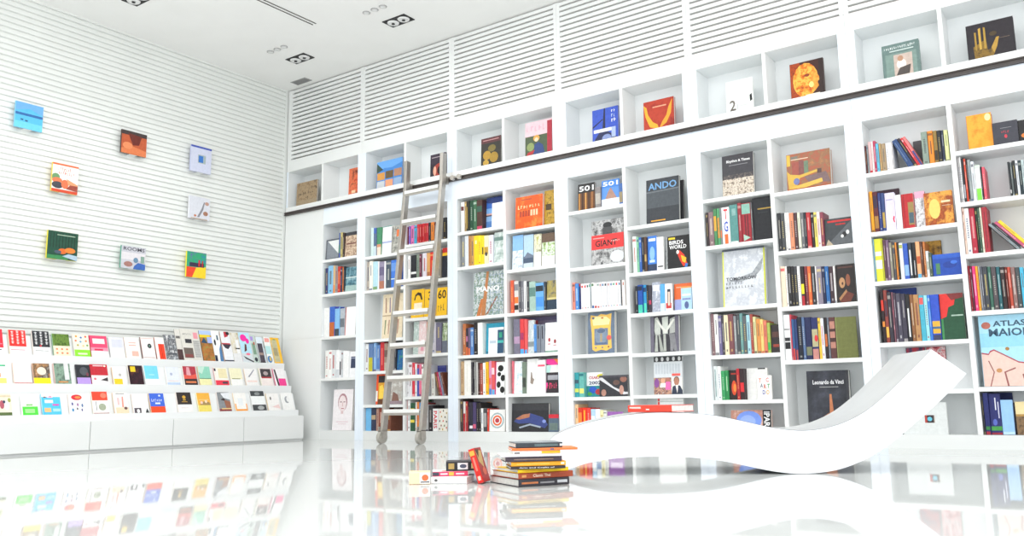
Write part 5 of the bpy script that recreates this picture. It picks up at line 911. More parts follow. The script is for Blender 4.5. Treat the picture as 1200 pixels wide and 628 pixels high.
('book','grey interior design book with blue rug on wall',1,(.062,-1.93,1.634),90,0,.245,.212,.018,['c4c4cc',('t','ROOMS',.08,.8,.95,.96,'4c4c58',0),('r',0,.4,1,.72,'dcd8dc'),('e',.3,.2,.18,.12,'a87870'),('p',[(.5,0),(1,0),(1,.25),(.7,.3),(.55,.15)],'3c68b8'),('e',.6,.4,.1,.12,'688ca8'),('r',.8,.3,.95,.6,'88a898')],['60a890']),
('book','rainbow coloured book,lowest and rightmost on slatted wall',1,(.062,-1.25,1.627),90,0,.223,.257,.018,[('n',['3858c8','30a868','6c3cb0'],5),('r',0,0,1,.4,'e84828'),('p',[(.3,.0),(1,.0),(1,.45),(.5,.4)],'f4d028'),('r',.15,.42,.9,.58,'382c48'),('r',.6,.45,.68,.7,'c82828'),('r',.78,.45,.84,.68,'c82828')],['f0e028']),
('paperback_book','solid red paperback with white base band,far left',63,(.2,-3.0238,.7973),90,20,.084,.214,.014,['e81c34',('r',0,0,1,.24,'f6f0f0'),('r',.5,.14,.8,.18,'404050'),('r',.1,.38,.9,.42,'f08090')],['f0d8c8']),
('paperback_book','red paperback with tall white characters',63,(.2,-2.8952,.7973),90,20,.135,.213,.014,['ee2420',('r',0,0,1,.32,'f8f4f4'),('r',.05,.16,.9,.2,'e8a0a8'),('r',.12,.5037,.28,.5253,'fbe8e4'),('r',.184,.4335,.216,.5415,'fbe8e4'),('r',.136,.447,.264,.4659,'fbe8e4'),('r',.12,.6386999999999999,.28,.6602999999999999,'fbe8e4'),('r',.184,.5684999999999999,.216,.6765,'fbe8e4'),('r',.136,.582,.264,.6009,'fbe8e4'),('r',.12,.7736999999999999,.28,.7952999999999999,'fbe8e4'),('r',.184,.7034999999999999,.216,.8115,'fbe8e4'),('r',.136,.717,.264,.7359,'fbe8e4'),('r',.12,.9087,.28,.9302999999999999,'fbe8e4'),('r',.184,.8384999999999999,.216,.9465,'fbe8e4'),('r',.136,.852,.264,.8709,'fbe8e4'),('r',.42,.47192,.58,.49048,'fbe8e4'),('r',.484,.4116,.516,.5044,'fbe8e4'),('r',.436,.4232,.5640000000000001,.43944000000000005,'fbe8e4'),('r',.42,.58792,.58,.60648,'fbe8e4'),('r',.484,.5276000000000001,.516,.6204000000000001,'fbe8e4'),('r',.436,.5392,.5640000000000001,.55544,'fbe8e4'),('r',.42,.70392,.58,.72248,'fbe8e4'),('r',.484,.6436,.516,.7363999999999999,'fbe8e4'),('r',.436,.6552,.5640000000000001,.67144,'fbe8e4'),('r',.42,.81992,.58,.83848,'fbe8e4'),('r',.484,.7596,.516,.8524,'fbe8e4'),('r',.436,.7712,.5640000000000001,.78744,'fbe8e4'),('r',.42,.93592,.58,.95448,'fbe8e4'),('r',.484,.8755999999999999,.516,.9683999999999999,'fbe8e4'),('r',.436,.8872,.5640000000000001,.90344,'fbe8e4'),('r',.72,.5037,.88,.5253,'fbe8e4'),('r',.784,.4335,.816,.5415,'fbe8e4'),('r',.736,.447,.864,.4659,'fbe8e4'),('r',.72,.6386999999999999,.88,.6602999999999999,'fbe8e4'),('r',.784,.5684999999999999,.816,.6765,'fbe8e4'),('r',.736,.582,.864,.6009,'fbe8e4'),('r',.72,.7736999999999999,.88,.7952999999999999,'fbe8e4'),('r',.784,.7034999999999999,.816,.8115,'fbe8e4'),('r',.736,.717,.864,.7359,'fbe8e4'),('r',.72,.9087,.88,.9302999999999999,'fbe8e4'),('r',.784,.8384999999999999,.816,.9465,'fbe8e4'),('r',.736,.852,.864,.8709,'fbe8e4')],['fbe4c8']),
('paperback_book','black paperback with tall white characters',63,(.2,-2.7097,.7973),90,20,.14,.217,.014,['26282e',('r',0,0,1,.33,'f4f4f4'),('r',.1,.16,.9,.19,'a8a8a8'),('e',.45,.38,.06,.04,'d82838'),('r',.12,.5037,.28,.5253,'e8e8e8'),('r',.184,.4335,.216,.5415,'e8e8e8'),('r',.136,.447,.264,.4659,'e8e8e8'),('r',.12,.6386999999999999,.28,.6602999999999999,'e8e8e8'),('r',.184,.5684999999999999,.216,.6765,'e8e8e8'),('r',.136,.582,.264,.6009,'e8e8e8'),('r',.12,.7736999999999999,.28,.7952999999999999,'e8e8e8'),('r',.184,.7034999999999999,.216,.8115,'e8e8e8'),('r',.136,.717,.264,.7359,'e8e8e8'),('r',.12,.9087,.28,.9302999999999999,'e8e8e8'),('r',.184,.8384999999999999,.216,.9465,'e8e8e8'),('r',.136,.852,.264,.8709,'e8e8e8'),('r',.42,.47192,.58,.49048,'e8e8e8'),('r',.484,.4116,.516,.5044,'e8e8e8'),('r',.436,.4232,.5640000000000001,.43944000000000005,'e8e8e8'),('r',.42,.58792,.58,.60648,'e8e8e8'),('r',.484,.5276000000000001,.516,.6204000000000001,'e8e8e8'),('r',.436,.5392,.5640000000000001,.55544,'e8e8e8'),('r',.42,.70392,.58,.72248,'e8e8e8'),('r',.484,.6436,.516,.7363999999999999,'e8e8e8'),('r',.436,.6552,.5640000000000001,.67144,'e8e8e8'),('r',.42,.81992,.58,.83848,'e8e8e8'),('r',.484,.7596,.516,.8524,'e8e8e8'),('r',.436,.7712,.5640000000000001,.78744,'e8e8e8'),('r',.42,.93592,.58,.95448,'e8e8e8'),('r',.484,.8755999999999999,.516,.9683999999999999,'e8e8e8'),('r',.436,.8872,.5640000000000001,.90344,'e8e8e8'),('r',.72,.5037,.88,.5253,'e8e8e8'),('r',.784,.4335,.816,.5415,'e8e8e8'),('r',.736,.447,.864,.4659,'e8e8e8'),('r',.72,.6386999999999999,.88,.6602999999999999,'e8e8e8'),('r',.784,.5684999999999999,.816,.6765,'e8e8e8'),('r',.736,.582,.864,.6009,'e8e8e8'),('r',.72,.7736999999999999,.88,.7952999999999999,'e8e8e8'),('r',.784,.7034999999999999,.816,.8115,'e8e8e8'),('r',.736,.717,.864,.7359,'e8e8e8'),('r',.72,.9087,.88,.9302999999999999,'e8e8e8'),('r',.784,.8384999999999999,.816,.9465,'e8e8e8'),('r',.736,.852,.864,.8709,'e8e8e8')],['f2e4dc']),
('paperback_book','green leafy paperback with beige lower half',63,(.2,-2.5452,.7973),90,20,.144,.2,.014,[('n',['38581c','6c8c38','24401c'],25),('r',0,0,1,.45,'efe0c4'),('e',.2,.12,.07,.04,'e08050'),('e',.2,.3,.07,.04,'e08050'),('e',.5,.12,.07,.04,'e08050'),('e',.5,.3,.07,.04,'e08050'),('e',.8,.12,.07,.04,'e08050'),('e',.8,.3,.07,.04,'e08050')],['98c0a0']),
('paperback_book','cream dotted paperback with lime green base',63,(.2,-2.3685,.7973),90,20,.14,.207,.014,['f0e6d4',('r',0,0,1,.3,'8ce030'),('r',.2,.08,.8,.16,'e0f4c0'),('e',.2,.9,.07,.045,'e0a038'),('e',.5,.85,.07,.045,'4880c0'),('e',.8,.9,.07,.045,'d86040'),('e',.15,.7,.07,.045,'d87858'),('e',.45,.66,.07,.045,'68a8c8'),('e',.8,.7,.07,.045,'e88848'),('e',.25,.5,.07,.045,'b8b058'),('e',.6,.48,.07,.045,'e8c890'),('e',.85,.5,.07,.045,'78a858')],['f0e8dc']),
('paperback_book','pink paperback with white label',63,(.2,-2.222,.7973),90,20,.158,.203,.014,['f04870',('r',0,0,1,.28,'f8f2f2'),('r',.15,.62,.85,.86,'f8e4e4'),('r',.0,.28,1,.44,'f890a8'),('r',.2,.3,.7,.38,'d82850')],['c82840']),
('paperback_book','pale lilac plain paperback',63,(.2,-2.0447,.7973),90,20,.137,.196,.014,['e2e2ee',('r',0,.0,1,.4,'e6ece8'),('r',.15,.5,.9,.9,'d4d6e6')],['f4f4f4']),
('paperback_book','white paperback with faint salmon lettering',63,(.2,-1.8997,.7973),90,20,.144,.205,.014,['f4f0ea',('r',.25,.6,.75,.64,'f0a898'),('r',.25,.72,.75,.76,'f0b0a0'),('r',.4,.1,.85,.34,'f4b8a8')],['f0dcd0']),
('paperback_book','off-white paperback with single black dot',63,(.2,-1.7393,.7973),90,20,.131,.214,.014,['f0ebe8',('e',.62,.6,.16,.11,'303038'),('e',.62,.6,.07,.05,'608070'),('r',.05,.05,.9,.07,'b89090'),('r',.05,.94,.9,.96,'d8a8a0')],['a88078']),
('paperback_book','white paperback with tall red block',63,(.2,-1.5985,.7973),90,20,.097,.221,.014,['f4eeea',('r',.3,.0,.95,.7,'f03c18'),('r',.6,.0,.64,.7,'a82010')],['c88070']),
('paperback_book','white paperback with grey line pattern',63,(.2,-1.498,.7973),90,20,.121,.253,.014,[('n',['f0f0f0','484c54','c8ccd0'],20),('r',.1,.2,.95,.26,'50545c'),('r',.3,.3,.36,.8,'585c64'),('r',.7,.3,.76,.8,'585c64')],['888c90']),
('magazine','folded newspaper,dark at its foot,narrow left one',62,(.2,-1.3728,.7946),90,20,.056,.322,.006,['dcd8d0',('r',0,0,1,.35,'4c3434'),('r',.1,.7,.9,.78,'6c6864')],['b8b4ac']),
('magazine','broadsheet newspaper standing with front page showing',62,(.2,-1.3126,.7946),90,20,.204,.331,.006,['dcd9d0',('m',.12,.8,.6,.88,'58585c',7),('r',.2,.55,.55,.68,'34343a'),('r',.05,.08,.55,.4,'6c6058'),('r',.08,.1,.5,.2,'8c4c48'),('r',.68,.7,.92,.9,'e89aa4'),('r',.62,.1,.95,.65,'c8c8c4'),('r',.62,.12,.95,.14,'a8a8a4'),('r',.62,.18,.95,.2,'a8a8a4'),('r',.62,.24,.95,.26,'a8a8a4'),('r',.62,.3,.95,.32,'a8a8a4'),('r',.62,.36,.95,.38,'a8a8a4'),('r',.62,.42,.95,.44,'a8a8a4'),('r',.62,.48,.95,.5,'a8a8a4'),('r',.62,.54,.95,.56,'a8a8a4'),('r',.62,.6,.95,.62,'a8a8a4')],['e0dcd4']),
('magazine','garden magazine with blue roof and yellow title',62,(.2,-1.1031,.7946),90,20,.135,.324,.006,[('n',['486838','b87038','8ca050'],9),('r',0,.86,1,1,'b0c8f0'),('r',0,.78,.9,.87,'f0d028'),('p',[(.05,.6),(.35,.78),(.6,.58)],'284c68'),('r',.6,.6,1,.8,'a8b8f0')],['181a1c']),
('magazine','white magazine with dark blue figure',62,(.2,-.9648,.7946),90,20,.092,.331,.006,['f2f2f0',('r',0,0,.3,.2,'1c2440'),('p',[(.6,.0),(1,0),(1,.6),(.7,.4)],'5080b0'),('e',.3,.62,.12,.1,'202028'),('r',.6,.7,.8,.86,'486070')],['e8e8e8']),
('magazine','white magazine with red and black swoosh',62,(.2,-.8589,.7946),90,20,.111,.329,.006,['ecedf0',('p',[(.4,1),(.9,1),(.8,.85),(.4,.8)],'c02838'),('e',.8,.95,.18,.06,'202024'),('p',[(0,.6),(1,.58),(.6,.42),(.3,.45)],'3c3440'),('r',.0,.58,.9,.62,'c83848'),('r',0,.02,1,.06,'383848')],['d8a080']),
('magazine','beige magazine with white dress picture',62,(.2,-.7436,.7946),90,20,.099,.326,.006,[('n',['d8c890','e8e4dc','b0a060'],7),('r',.55,.3,.9,.75,'f0f0f0'),('r',.4,.44,.95,.48,'202020'),('r',0,0,1,.3,'e4e4e4')],['e8e4d8']),
('magazine','pale blue magazine with magenta title',62,(.2,-.6404,.7946),90,20,.133,.334,.006,['b8e0f0',('e',.42,.82,.3,.12,'f828a0'),('e',.75,.72,.16,.09,'f828a0'),('p',[(.3,.35),(.55,.4),(.6,.6),(.45,.62)],'5c2c28'),('r',0,0,1,.3,'d4dce0'),('p',[(.1,.22),(1,.05),(1,.0),(.3,.12)],'28282c'),('e',.6,.28,.2,.04,'f07890')],['e0c8d8']),
('magazine','narrow grey-green magazine standing on top ledge',62,(.2,-.5033,.7946),90,20,.064,.311,.006,['c0d0c8',('r',.1,.8,.6,.95,'a890d8'),('r',.2,.3,.8,.7,'80a088'),('e',.5,.12,.3,.08,'303840'),('r',.5,.65,.8,.75,'c06048')],['e8e4dc']),
('magazine','magazine with dark photo under pale sky',62,(.2,-.4258,.7946),90,20,.079,.296,.006,['dce8f0',('r',.05,.05,.85,.75,'4c4450'),('r',.1,.3,.8,.4,'a08880'),('r',.0,.0,.9,.05,'303030')],['f0f0ee']),
('magazine','white magazine with pink and blue pictures',62,(.2,-.3253,.7946),90,20,.076,.302,.006,['f0f0ec',('r',.1,.8,.9,.95,'f0a098'),('r',0,.35,.9,.65,'b8e0e0'),('e',.4,.15,.4,.13,'4880b8'),('e',.5,.16,.15,.08,'e8c040')],['e8e8e8']),
('magazine','yellow bordered magazine,last on top ledge',62,(.2,-.2408,.7946),90,20,.113,.298,.006,['f4bc28',('r',.08,.06,.72,.9,'c8c098'),('r',.15,.3,.6,.6,'a89c78'),('r',.3,.9,.6,.94,'80a070')],['e8dcc0']),
('paperback_book','white paperback with green line and yellow base',64,(.32,-3.0585,.5583),90,20,.102,.174,.014,['f4f4f0',('r',0,.82,1,.9,'48c088'),('r',0,.0,1,.25,'e8e878'),('r',.2,.3,.6,.5,'d89850')],['f4f4f0']),
('paperback_book','blank off-white book on middle ledge',64,(.32,-2.9002,.5583),90,20,.139,.177,.014,['eef0ec',('r',0,0,1,.04,'c86060')],['f4d8c8']),
('paperback_book','photo paperback of pale statue with yellow base',64,(.32,-2.7479,.5583),90,20,.136,.176,.014,[('n',['e4d8c8','4c4440','b88858','e8e8e8'],6),('r',0,0,1,.28,'f8e010'),('e',.5,.62,.28,.2,'e8dccc')],['f0c8b0']),
('paperback_book','dark paperback with white vertical title strip',64,(.32,-2.5788,.5583),90,20,.136,.181,.014,[('n',['1c2224','8ca894','404848'],8),('r',.62,.2,.9,1,'dcdcdc'),('r',.2,.06,.8,.12,'d89048')],['f0c8c0']),
('paperback_book','black paperback with lilac base',64,(.32,-2.3943,.5583),90,20,.12,.175,.014,['20242c',('e',.55,.66,.3,.22,'50545c'),('e',.8,.5,.1,.1,'783848'),('r',0,0,1,.33,'b898e0')],['38343c']),
('paperback_book','crimson and white paperback on middle ledge',64,(.32,-2.2679,.5583),90,20,.153,.182,.014,['c82434',('r',0,0,1,.44,'f2f0ee'),('r',.15,.9,.75,.96,'f0c8cc'),('e',.84,.92,.07,.045,'f8f0e0'),('p',[(.5,.2),(.95,.35),(.95,.14)],'443c40'),('e',.2,.26,.08,.06,'e07080')],['b82030']),
('paperback_book','white paperback with yellow block at base',64,(.32,-2.0745,.5583),90,20,.121,.16,.014,['f4f2ee',('r',.05,0,.7,.32,'f8cc20'),('e',.55,.55,.12,.09,'c0bcb8')],['e8c8a8']),
('paperback_book','dark plum paperback with yellow square',64,(.32,-1.9252,.5583),90,20,.139,.182,.014,[('n',['4c2430','241420','7c4030'],5),('r',.15,.66,.5,.94,'f0c818')],['f0e8e0']),
('paperback_book','light blue paperback with white base',64,(.32,-1.7702,.5583),90,20,.134,.183,.014,['78d4f8',('r',0,0,1,.3,'f0f0f0'),('r',.3,.5,.7,.54,'b8e8fc')],['f4f4f4']),
('paperback_book','very pale blue paperback with small dot',64,(.32,-1.5582,.5583),90,20,.134,.176,.014,['e2e6f0',('e',.4,.6,.1,.08,'b0b8d0'),('r',0,0,1,.12,'b8cce8'),('r',.1,.2,.9,.23,'e8c8b8')],['f4f0ee']),
('paperback_book','dark red tower paperback with black base',64,(.32,-1.3773,.5583),90,20,.14,.188,.014,['b83848',('p',[(.2,.4),(.3,.95),(.5,.95),(.6,.4)],'e0a0a8'),('p',[(0,.3),(1,.35),(1,.6),(.5,.5),(0,.55)],'e05848'),('r',0,0,1,.32,'2c2224'),('r',.1,.1,.9,.2,'d87848')],['f4f0e8']),
('paperback_book','mint green paperback with cream base',64,(.32,-1.2128,.5583),90,20,.132,.191,.014,['90d0b8',('p',[(0,1),(.6,1),(.3,.6),(0,.7)],'c0e0d0'),('r',0,.0,1,.34,'ece8b0'),('r',0,.33,1,.37,'408c70')],['e8c8a0']),
('paperback_book','cream paperback with red base strip',64,(.32,-1.037,.5583),90,20,.152,.183,.014,['f0eee4',('r',.3,.4,.95,.95,'eadfb4'),('p',[(.0,.95),(.14,.95),(.14,.8),(0,.8)],'34343c'),('r',0,.0,1,.28,'ec3850'),('r',.5,.08,.9,.2,'483c48')],['e8c0c0']),
('paperback_book','pale yellow and white paperback',64,(.32,-.857,.5583),90,20,.141,.182,.014,['f0ecc8',('r',0,0,1,.36,'f2f2ee'),('r',.1,.36,.8,.4,'7c8038')],['f2ecd8']),
('paperback_book','white paperback with slanting grey script',64,(.32,-.6809,.5583),90,20,.152,.181,.014,['f0eeec',('p',[(.2,.5),(.35,.5),(.85,.95),(.75,.95)],'a0a0a8'),('r',.1,.2,.9,.3,'f0d8d0')],['ecd8c8']),
('paperback_book','white paperback with dark photo and red line',64,(.32,-.4966,.5583),90,20,.153,.191,.014,['f0e4e0',('r',.08,.46,.95,.96,'3c3438'),('e',.5,.7,.2,.12,'b8a8a8'),('r',.1,.42,.95,.5,'b83038')],['e0e0c8']),
('paperback_book','white paperback with black diagonal and pink block',64,(.32,-.318,.5583),90,20,.142,.191,.014,['f0eeee',('p',[(.05,.95),(.2,.95),(.36,0),(.2,0)],'302428'),('r',.34,0,1,.42,'f03c90')],['f080a0']),
('paperback_book','illustrated storybook of figures in a meadow',65,(.44,-3.0922,.3073),90,20,.141,.179,.014,['e8e0cc',('r',0,.84,1,.92,'d8c8a8'),('r',0,0,1,.14,'586c38'),('e',.5,.5,.12,.2,'b85868'),('e',.25,.45,.1,.18,'e8e4e8'),('e',.75,.45,.13,.22,'f0ecf0'),('e',.62,.62,.07,.07,'384058'),('e',.9,.7,.08,.1,'a8b058')],['f0e8d8']),
('paperback_book','white paperback with bright green lower part',65,(.44,-2.8799,.3073),90,20,.126,.168,.014,['f4f2ea',('r',.05,0,1,.42,'50d840'),('r',.3,.46,.7,.54,'88c878'),('r',.2,.1,.8,.3,'a0ec90')],['f4f4f0']),
('paperback_book',"sky blue children's book with pink buttons",65,(.44,-2.7199,.3073),90,20,.15,.179,.014,['50c4f4',('r',.3,.8,.6,.96,'f4c0d0'),('r',.0,.84,1,1,'f0f4f4'),('r',.1,.8,.24,.86,'88584c'),('r',.4,.82,.54,.9,'f09cb8'),('r',.15,.55,.6,.7,'e8f4fc'),('r',.55,.42,.9,.5,'d858b0'),('r',.1,.12,.45,.32,'f8c080'),('r',.55,.14,.95,.28,'a8e0fc')],['a8e0fc']),
('paperback_book','white paperback with red oval title',65,(.44,-2.5014,.3073),90,20,.128,.178,.014,['f6f4f0',('e',.52,.82,.36,.14,'d82838'),('e',.6,.82,.2,.06,'e89048'),('e',.2,.5,.06,.08,'585c9c'),('e',.55,.46,.06,.08,'a070a0'),('e',.85,.42,.06,.09,'5878a8'),('e',.2,.2,.07,.08,'3888c0'),('e',.5,.26,.05,.06,'504858'),('e',.8,.2,.05,.07,'585890')],['f8e8e0']),
('paperback_book','orange-red and white paperback with small drawings',65,(.44,-2.3045,.3073),90,20,.137,.197,.014,['f4f2ee',('r',0,.6,1,1,'ee4428'),('e',.75,.82,.2,.12,'f08068'),('e',.6,.3,.24,.16,'a8b098'),('r',.2,.15,.24,.55,'808088'),('r',0,0,1,.04,'c09898')],['f4e8d8']),
('paperback_book','white paperback with salmon ribbon shape',65,(.44,-2.1175,.3073),90,20,.13,.189,.014,['f2eeea',('r',.2,.92,.8,.96,'a0a0a0'),('p',[(.55,.3),(.68,.28),(.7,.8),(.6,.8)],'f09888'),('r',.1,0,1,.28,'e8d8b8'),('e',.8,.24,.12,.07,'704c48'),('r',.25,.4,.4,.75,'f4c4c4')],['e8d0b8']),
('paperback_book','white paperback with black base picture',65,(.44,-1.9463,.3073),90,20,.148,.178,.014,['f6f6f6',('r',.05,.0,.5,.26,'585058'),('e',.3,.1,.1,.1,'f0f0f0'),('p',[(.75,.0),(1,.0),(.88,.24)],'30383a'),('r',.2,.6,.7,.63,'e0e0e0')],['f0e4dc']),
('paperback_book','blue paperback with orange base',65,(.44,-1.7809,.3073),90,20,.144,.181,.014,['3c68d8',('m',.12,.55,.88,.72,'f4f8fc',6),('r',.35,.44,.7,.52,'e8f0fc'),('e',.7,.88,.08,.05,'d8e4fc'),('r',0,0,1,.32,'f04c1c')],['f0d0b0']),
('paperback_book','black and white paperback with gold emblem',65,(.44,-1.508,.3073),90,20,.15,.191,.014,['f2f0ee',('r',0,.38,1,1,'302828'),('e',.5,.76,.12,.08,'d8a838'),('r',.3,.5,.7,.54,'b8903c'),('r',.4,.58,.6,.66,'c09838'),('r',.2,.2,.7,.22,'d8c8c8')],['f4e8e0']),
('paperback_book','orange-yellow paperback on lowest ledge',65,(.44,-1.2965,.3073),90,20,.138,.186,.014,['f0b040',('r',0,0,1,.34,'ecd868'),('p',[(.1,.35),(.5,.55),(.9,.5),(1,.34)],'a88c58'),('e',.3,.48,.1,.08,'f0d0c0'),('e',.65,.55,.1,.1,'f4d8b8'),('r',.1,.6,.9,.66,'f4c878')],['f4ecc0']),
('paperback_book','paperback with grey and brown architectural photo',65,(.44,-1.0747,.3073),90,20,.14,.193,.014,['8c9094',('p',[(.3,.95),(1,.98),(1,.6),(.5,.7)],'e8eaee'),('p',[(.5,.6),(1,.5),(1,.1),(.6,.1)],'a06850'),('p',[(.2,.6),(.5,.7),(.6,.6),(.5,.55)],'382c30'),('r',0,0,1,.12,'8c3838'),('r',.2,.1,1,.16,'e8c888')],['e8dcd8']),
('paperback_book','white paperback with orange lower frame',65,(.44,-.8882,.3073),90,20,.142,.186,.014,['f4f2ee',('r',0,0,1,.1,'f4a040'),('r',.0,0,.1,.4,'f4a850'),('r',.9,0,1,.4,'f4b070'),('r',.3,.3,.7,.7,'e8ecee')],['f4e0c8']),
('paperback_book','black paperback with wide white centre band',65,(.44,-.6854,.3073),90,20,.166,.206,.014,['404448',('r',0,.3,1,.74,'f0f2f2'),('e',.5,.86,.2,.08,'8c9090'),('e',.6,.14,.25,.1,'b0b4b4')],['e0e0e0']),
('paperback_book','white paperback with faint pink curve',65,(.44,-.4937,.3073),90,20,.151,.182,.014,['f2efec',('e',.3,.7,.07,.1,'84807c'),('p',[(.3,.2),(.9,.35),(1,.1),(.9,.1)],'ecd0cc')],['f0dcc0']),
('paperback_book','white paperback with grey crescent,last on lowest ledge',65,(.44,-.308,.3073),90,20,.147,.186,.014,['f2f2f0',('e',.45,.6,.2,.2,'a8acb0'),('e',.55,.62,.14,.15,'f0f0ee')],['f0f0ee']),
('book','charcoal hardcover with orange spine title,bottom of floor stack',3,(5.5982,-3.0778,.0306),151.9,90,.275,.236,.03,['8c2c38'],['34323a',('r',.3,.62,.6,.94,'c87848'),('r',.3,.3,.55,.58,'98989c'),('r',.25,.04,.7,.24,'c8ccd0')]),
('book','rust red hardcover titled Classic,second from stack bottom',3,(5.6071,-3.0611,.055),151.9,90,.25,.255,.024,['9c3820'],['a84828',('t','Classic Thai',.2,.42,.8,.74,'f4d8c0',-90),('r',.2,.86,.7,.94,'d89858')]),
('book','bright yellow book low in floor stack',3,(5.5972,-3.0796,.0709),151.9,90,.2,.236,.0155,['f4c418'],['f8d010',('r',.3,.5,.6,.9,'f0a818')]),
('book','black spined book between yellow and orange ones',3,(5.6341,-3.1609,.0828),133.6,90,.15,.225,.0115,['2c2428'],['383034',('t','Arts and Crafts of',.15,.2,.85,.85,'e4e0dc',-90)]),
('book','orange book in middle of floor stack',3,(5.635,-3.1591,.1012),133.6,90,.15,.225,.018,['f0a020'],['f8a820',('r',.3,.3,.6,.9,'f8c858'),('r',.2,.03,.8,.09,'f4ecd8')]),
('book','dark purple book in middle of floor stack',3,(5.6279,-3.1772,.1216),133.6,90,.15,.232,.02,['4c3c48'],['443844',('r',.3,.15,.6,.85,'8c7468')]),
('book','thin white magazine lying in floor stack',3,(5.6312,-3.1894,.1295),132.4,90,.17,.245,.0075,['f0eef2'],['e8e4ec']),
('book','white and yellow book high in floor stack',3,(5.6153,-3.1682,.1449),134.7,90,.15,.195,.015,['f2e8d8'],['f4efe8',('r',0,0,1,.4,'f8c828'),('r',.2,.45,.8,.62,'fafafa'),('r',.1,.86,.6,.98,'48404c')]),
('book','thin orange book,second from stack top',3,(5.6768,-3.1326,.1543),131.3,90,.16,.27,.009,['f08040'],['f07838',('r',0,.36,1,.42,'405880')]),
('book','dark grey book on top of floor stack',3,(5.6181,-3.1549,.1757),135.9,90,.17,.195,.021,[('n',['50585c','8c9498','384044'],6),('p',[(.1,.2),(.9,.4),(.9,.6),(.1,.5)],'a8b0b4')],['343c44',('r',.2,.1,.8,.6,'5c7478'),('r',.2,.0,.8,.06,'c8d4d8')]),
('book','thick white book at base of small floor pile',66,(5.1982,-3.2602,.0286),115.0,90,.12,.158,.028,['f6f6f6'],['f8f8f8',('e',.5,.86,.25,.045,'686868')]),
('book','red and white lettered book in small floor pile',66,(5.1641,-3.2096,.0492),131.3,90,.125,.152,.02,['f2f0f0',('e',.3,.6,.2,.15,'e87848')],['e4406c',('r',0,.82,1,1,'484858'),('r',.25,.58,.7,.78,'f4d8e0'),('r',0,.4,1,.54,'e0b848'),('r',.25,.1,.7,.34,'f4d8e0')]),
('book','pale grey book under black one in small floor pile',66,(5.1612,-3.1636,.0291),126.9,90,.1,.024,.0285,['b8bcc0'],['c4c8cc']),
('book','thick black book with gold and white spine on top',66,(5.2034,-3.1732,.0898),126.9,90,.12,.148,.04,['38363c'],['222228',('r',.15,.76,.85,.93,'b89c58'),('r',.1,.36,.9,.66,'e8eaec'),('e',.5,.5,.25,.1,'50586c'),('r',.2,.1,.85,.26,'d8c888')]),
('book','peach and white book at left end of small pile',66,(5.0626,-3.3405,.0506),131.3,90,.1,.09,.05,['fad8b0'],['f8dcb8',('r',0,0,1,.5,'f6f2ee'),('e',.55,.24,.3,.16,'e87040'),('r',.1,.04,.2,.46,'38384a')]),
('book','thick red book standing and leaning against small floor pile',2,(5.273,-3.2389,.0088),107.5,18,.084,.148,.027,['a02824',('p',[(.1,.95),(.9,.9),(.7,.4),(.2,.6)],'c8a868'),('p',[(.1,.95),(.6,.95),(.3,.7)],'4c3420'),('e',.6,.3,.25,.12,'d86040'),('r',.0,.0,1,.2,'b83030')],['e02820',('r',0,.8,1,.94,'e8b048'),('r',.3,.35,.7,.75,'f08070'),('r',.2,.08,.8,.2,'f4d0c0')]),
('book','large red book lying flat on crest of white bench',0,(5.7966,-2.4822,.3175),84.0,90,.205,.243,.033,['90888c'],['ec4430',('m',.5,.68,.8,.96,'f8d8d0',1),('r',.55,.7,.8,.96,'f8d0c8'),('r',.25,.5,.45,.58,'f8e0d8')])]

for rec in BOOKS: book(rec)
for code in SPINES:
    for rec in SPINES[code]: spine_book(code, rec)
# clear brackets under the wall-mounted books
M_CLEAR = surf('frosted_bracket', (.8, .82, .82), .3, .5)
for rec in [r for r in BOOKS if GROUPS[r[2]] == 'books mounted face-out on the slatted left wall']:
    (x, y, z), W, lab = rec[3], rec[6], rec[1]
    mb = MB(); mb.box(.0005, y + W * .35, z - .003, .058, y + W * .65, z - .0008, M_CLEAR); mb.box(.0005, y + W * .3, z - .0008, .004, y + W * .7, z + .08, M_CLEAR)
    o = mb.build('book_bracket'); o['category'] = 'bracket'; o['group'] = 'brackets holding books on the slatted wall'
    o['label'] = 'small white bracket under the ' + ' '.join(lab.replace(',', '').split()[:9])

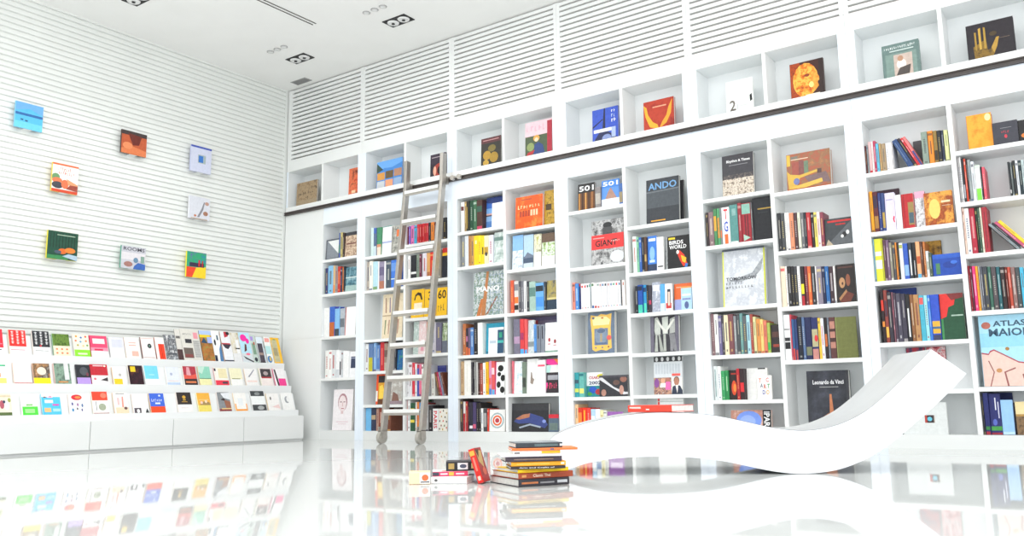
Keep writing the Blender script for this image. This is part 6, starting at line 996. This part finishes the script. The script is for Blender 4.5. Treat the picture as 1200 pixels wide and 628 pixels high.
# ------------------------------------------------------------------ light
def area(name, loc, rot, sx, sy, power, col=(1, 1, 1)):
    l = bpy.data.lights.new(name, 'AREA'); l.shape = 'RECTANGLE'; l.size = sx; l.size_y = sy; l.energy = power; l.color = col
    o = bpy.data.objects.new(name, l); coll.objects.link(o); o.location = loc; o.rotation_euler = rot; return o
area('ceiling_softlight', (4.6, -3.4, 3.88), (0, 0, 0), 6.5, 3.6, 100)
area('ceiling_fill', (5.0, -7.4, .9), (math.radians(180 - 12), 0, 0), 5.0, 1.2, 110)  # unseen fill behind the camera, added to brighten the ceiling
area('corner_fill', (2.2, -2.6, 3.86), (0, math.radians(-18), 0), 2.6, 2.6, 55)  # fill added near the left corner to brighten that side
area('right_side_light', (8.4, -5.0, 2.0), (math.radians(90), 0, math.radians(62)), 3.5, 3.0, 60, (.97, .99, 1))  # broad area light set at the right side of the room
w = bpy.data.worlds.new('daylight'); scene.world = w; w.use_nodes = True
bg = w.node_tree.nodes['Background']; bg.inputs[0].default_value = (.97, .99, 1, 1); bg.inputs[1].default_value = 1.45

# ------------------------------------------------------------------ camera
CAM = {'f': 1003.25, 'cx': 605.33, 'cy': 313.94, 'R': [[0.815558, 0.578447, -0.016287], [-0.10352, 0.118146, -0.987585], [-0.569341, 0.807119, 0.156236]], 'C': [7.5437, -6.1912, 0.3354]}
cd = bpy.data.cameras.new('camera'); cam = bpy.data.objects.new('camera', cd); coll.objects.link(cam)
R_ = CAM['R']; X = Vector(R_[0]); Yd = Vector(R_[1]); Z = Vector(R_[2])
mw = Matrix((X, -Yd, -Z)).transposed().to_4x4(); mw.translation = Vector(CAM['C']); cam.matrix_world = mw
cd.sensor_fit = 'HORIZONTAL'; cd.sensor_width = 36; cd.lens = CAM['f'] / 1200 * 36
cd.shift_x = (600 - CAM['cx']) / 1200; cd.shift_y = (CAM['cy'] - 314) / 1200; cd.clip_start = .02; cd.clip_end = 100
scene.camera = cam
scene.view_settings.view_transform = 'Standard'; scene.view_settings.look = 'None'
scene.view_settings.exposure = -0.04
scene.cycles.use_denoising = True
scene.cycles.max_bounces = 8; scene.cycles.diffuse_bounces = 5
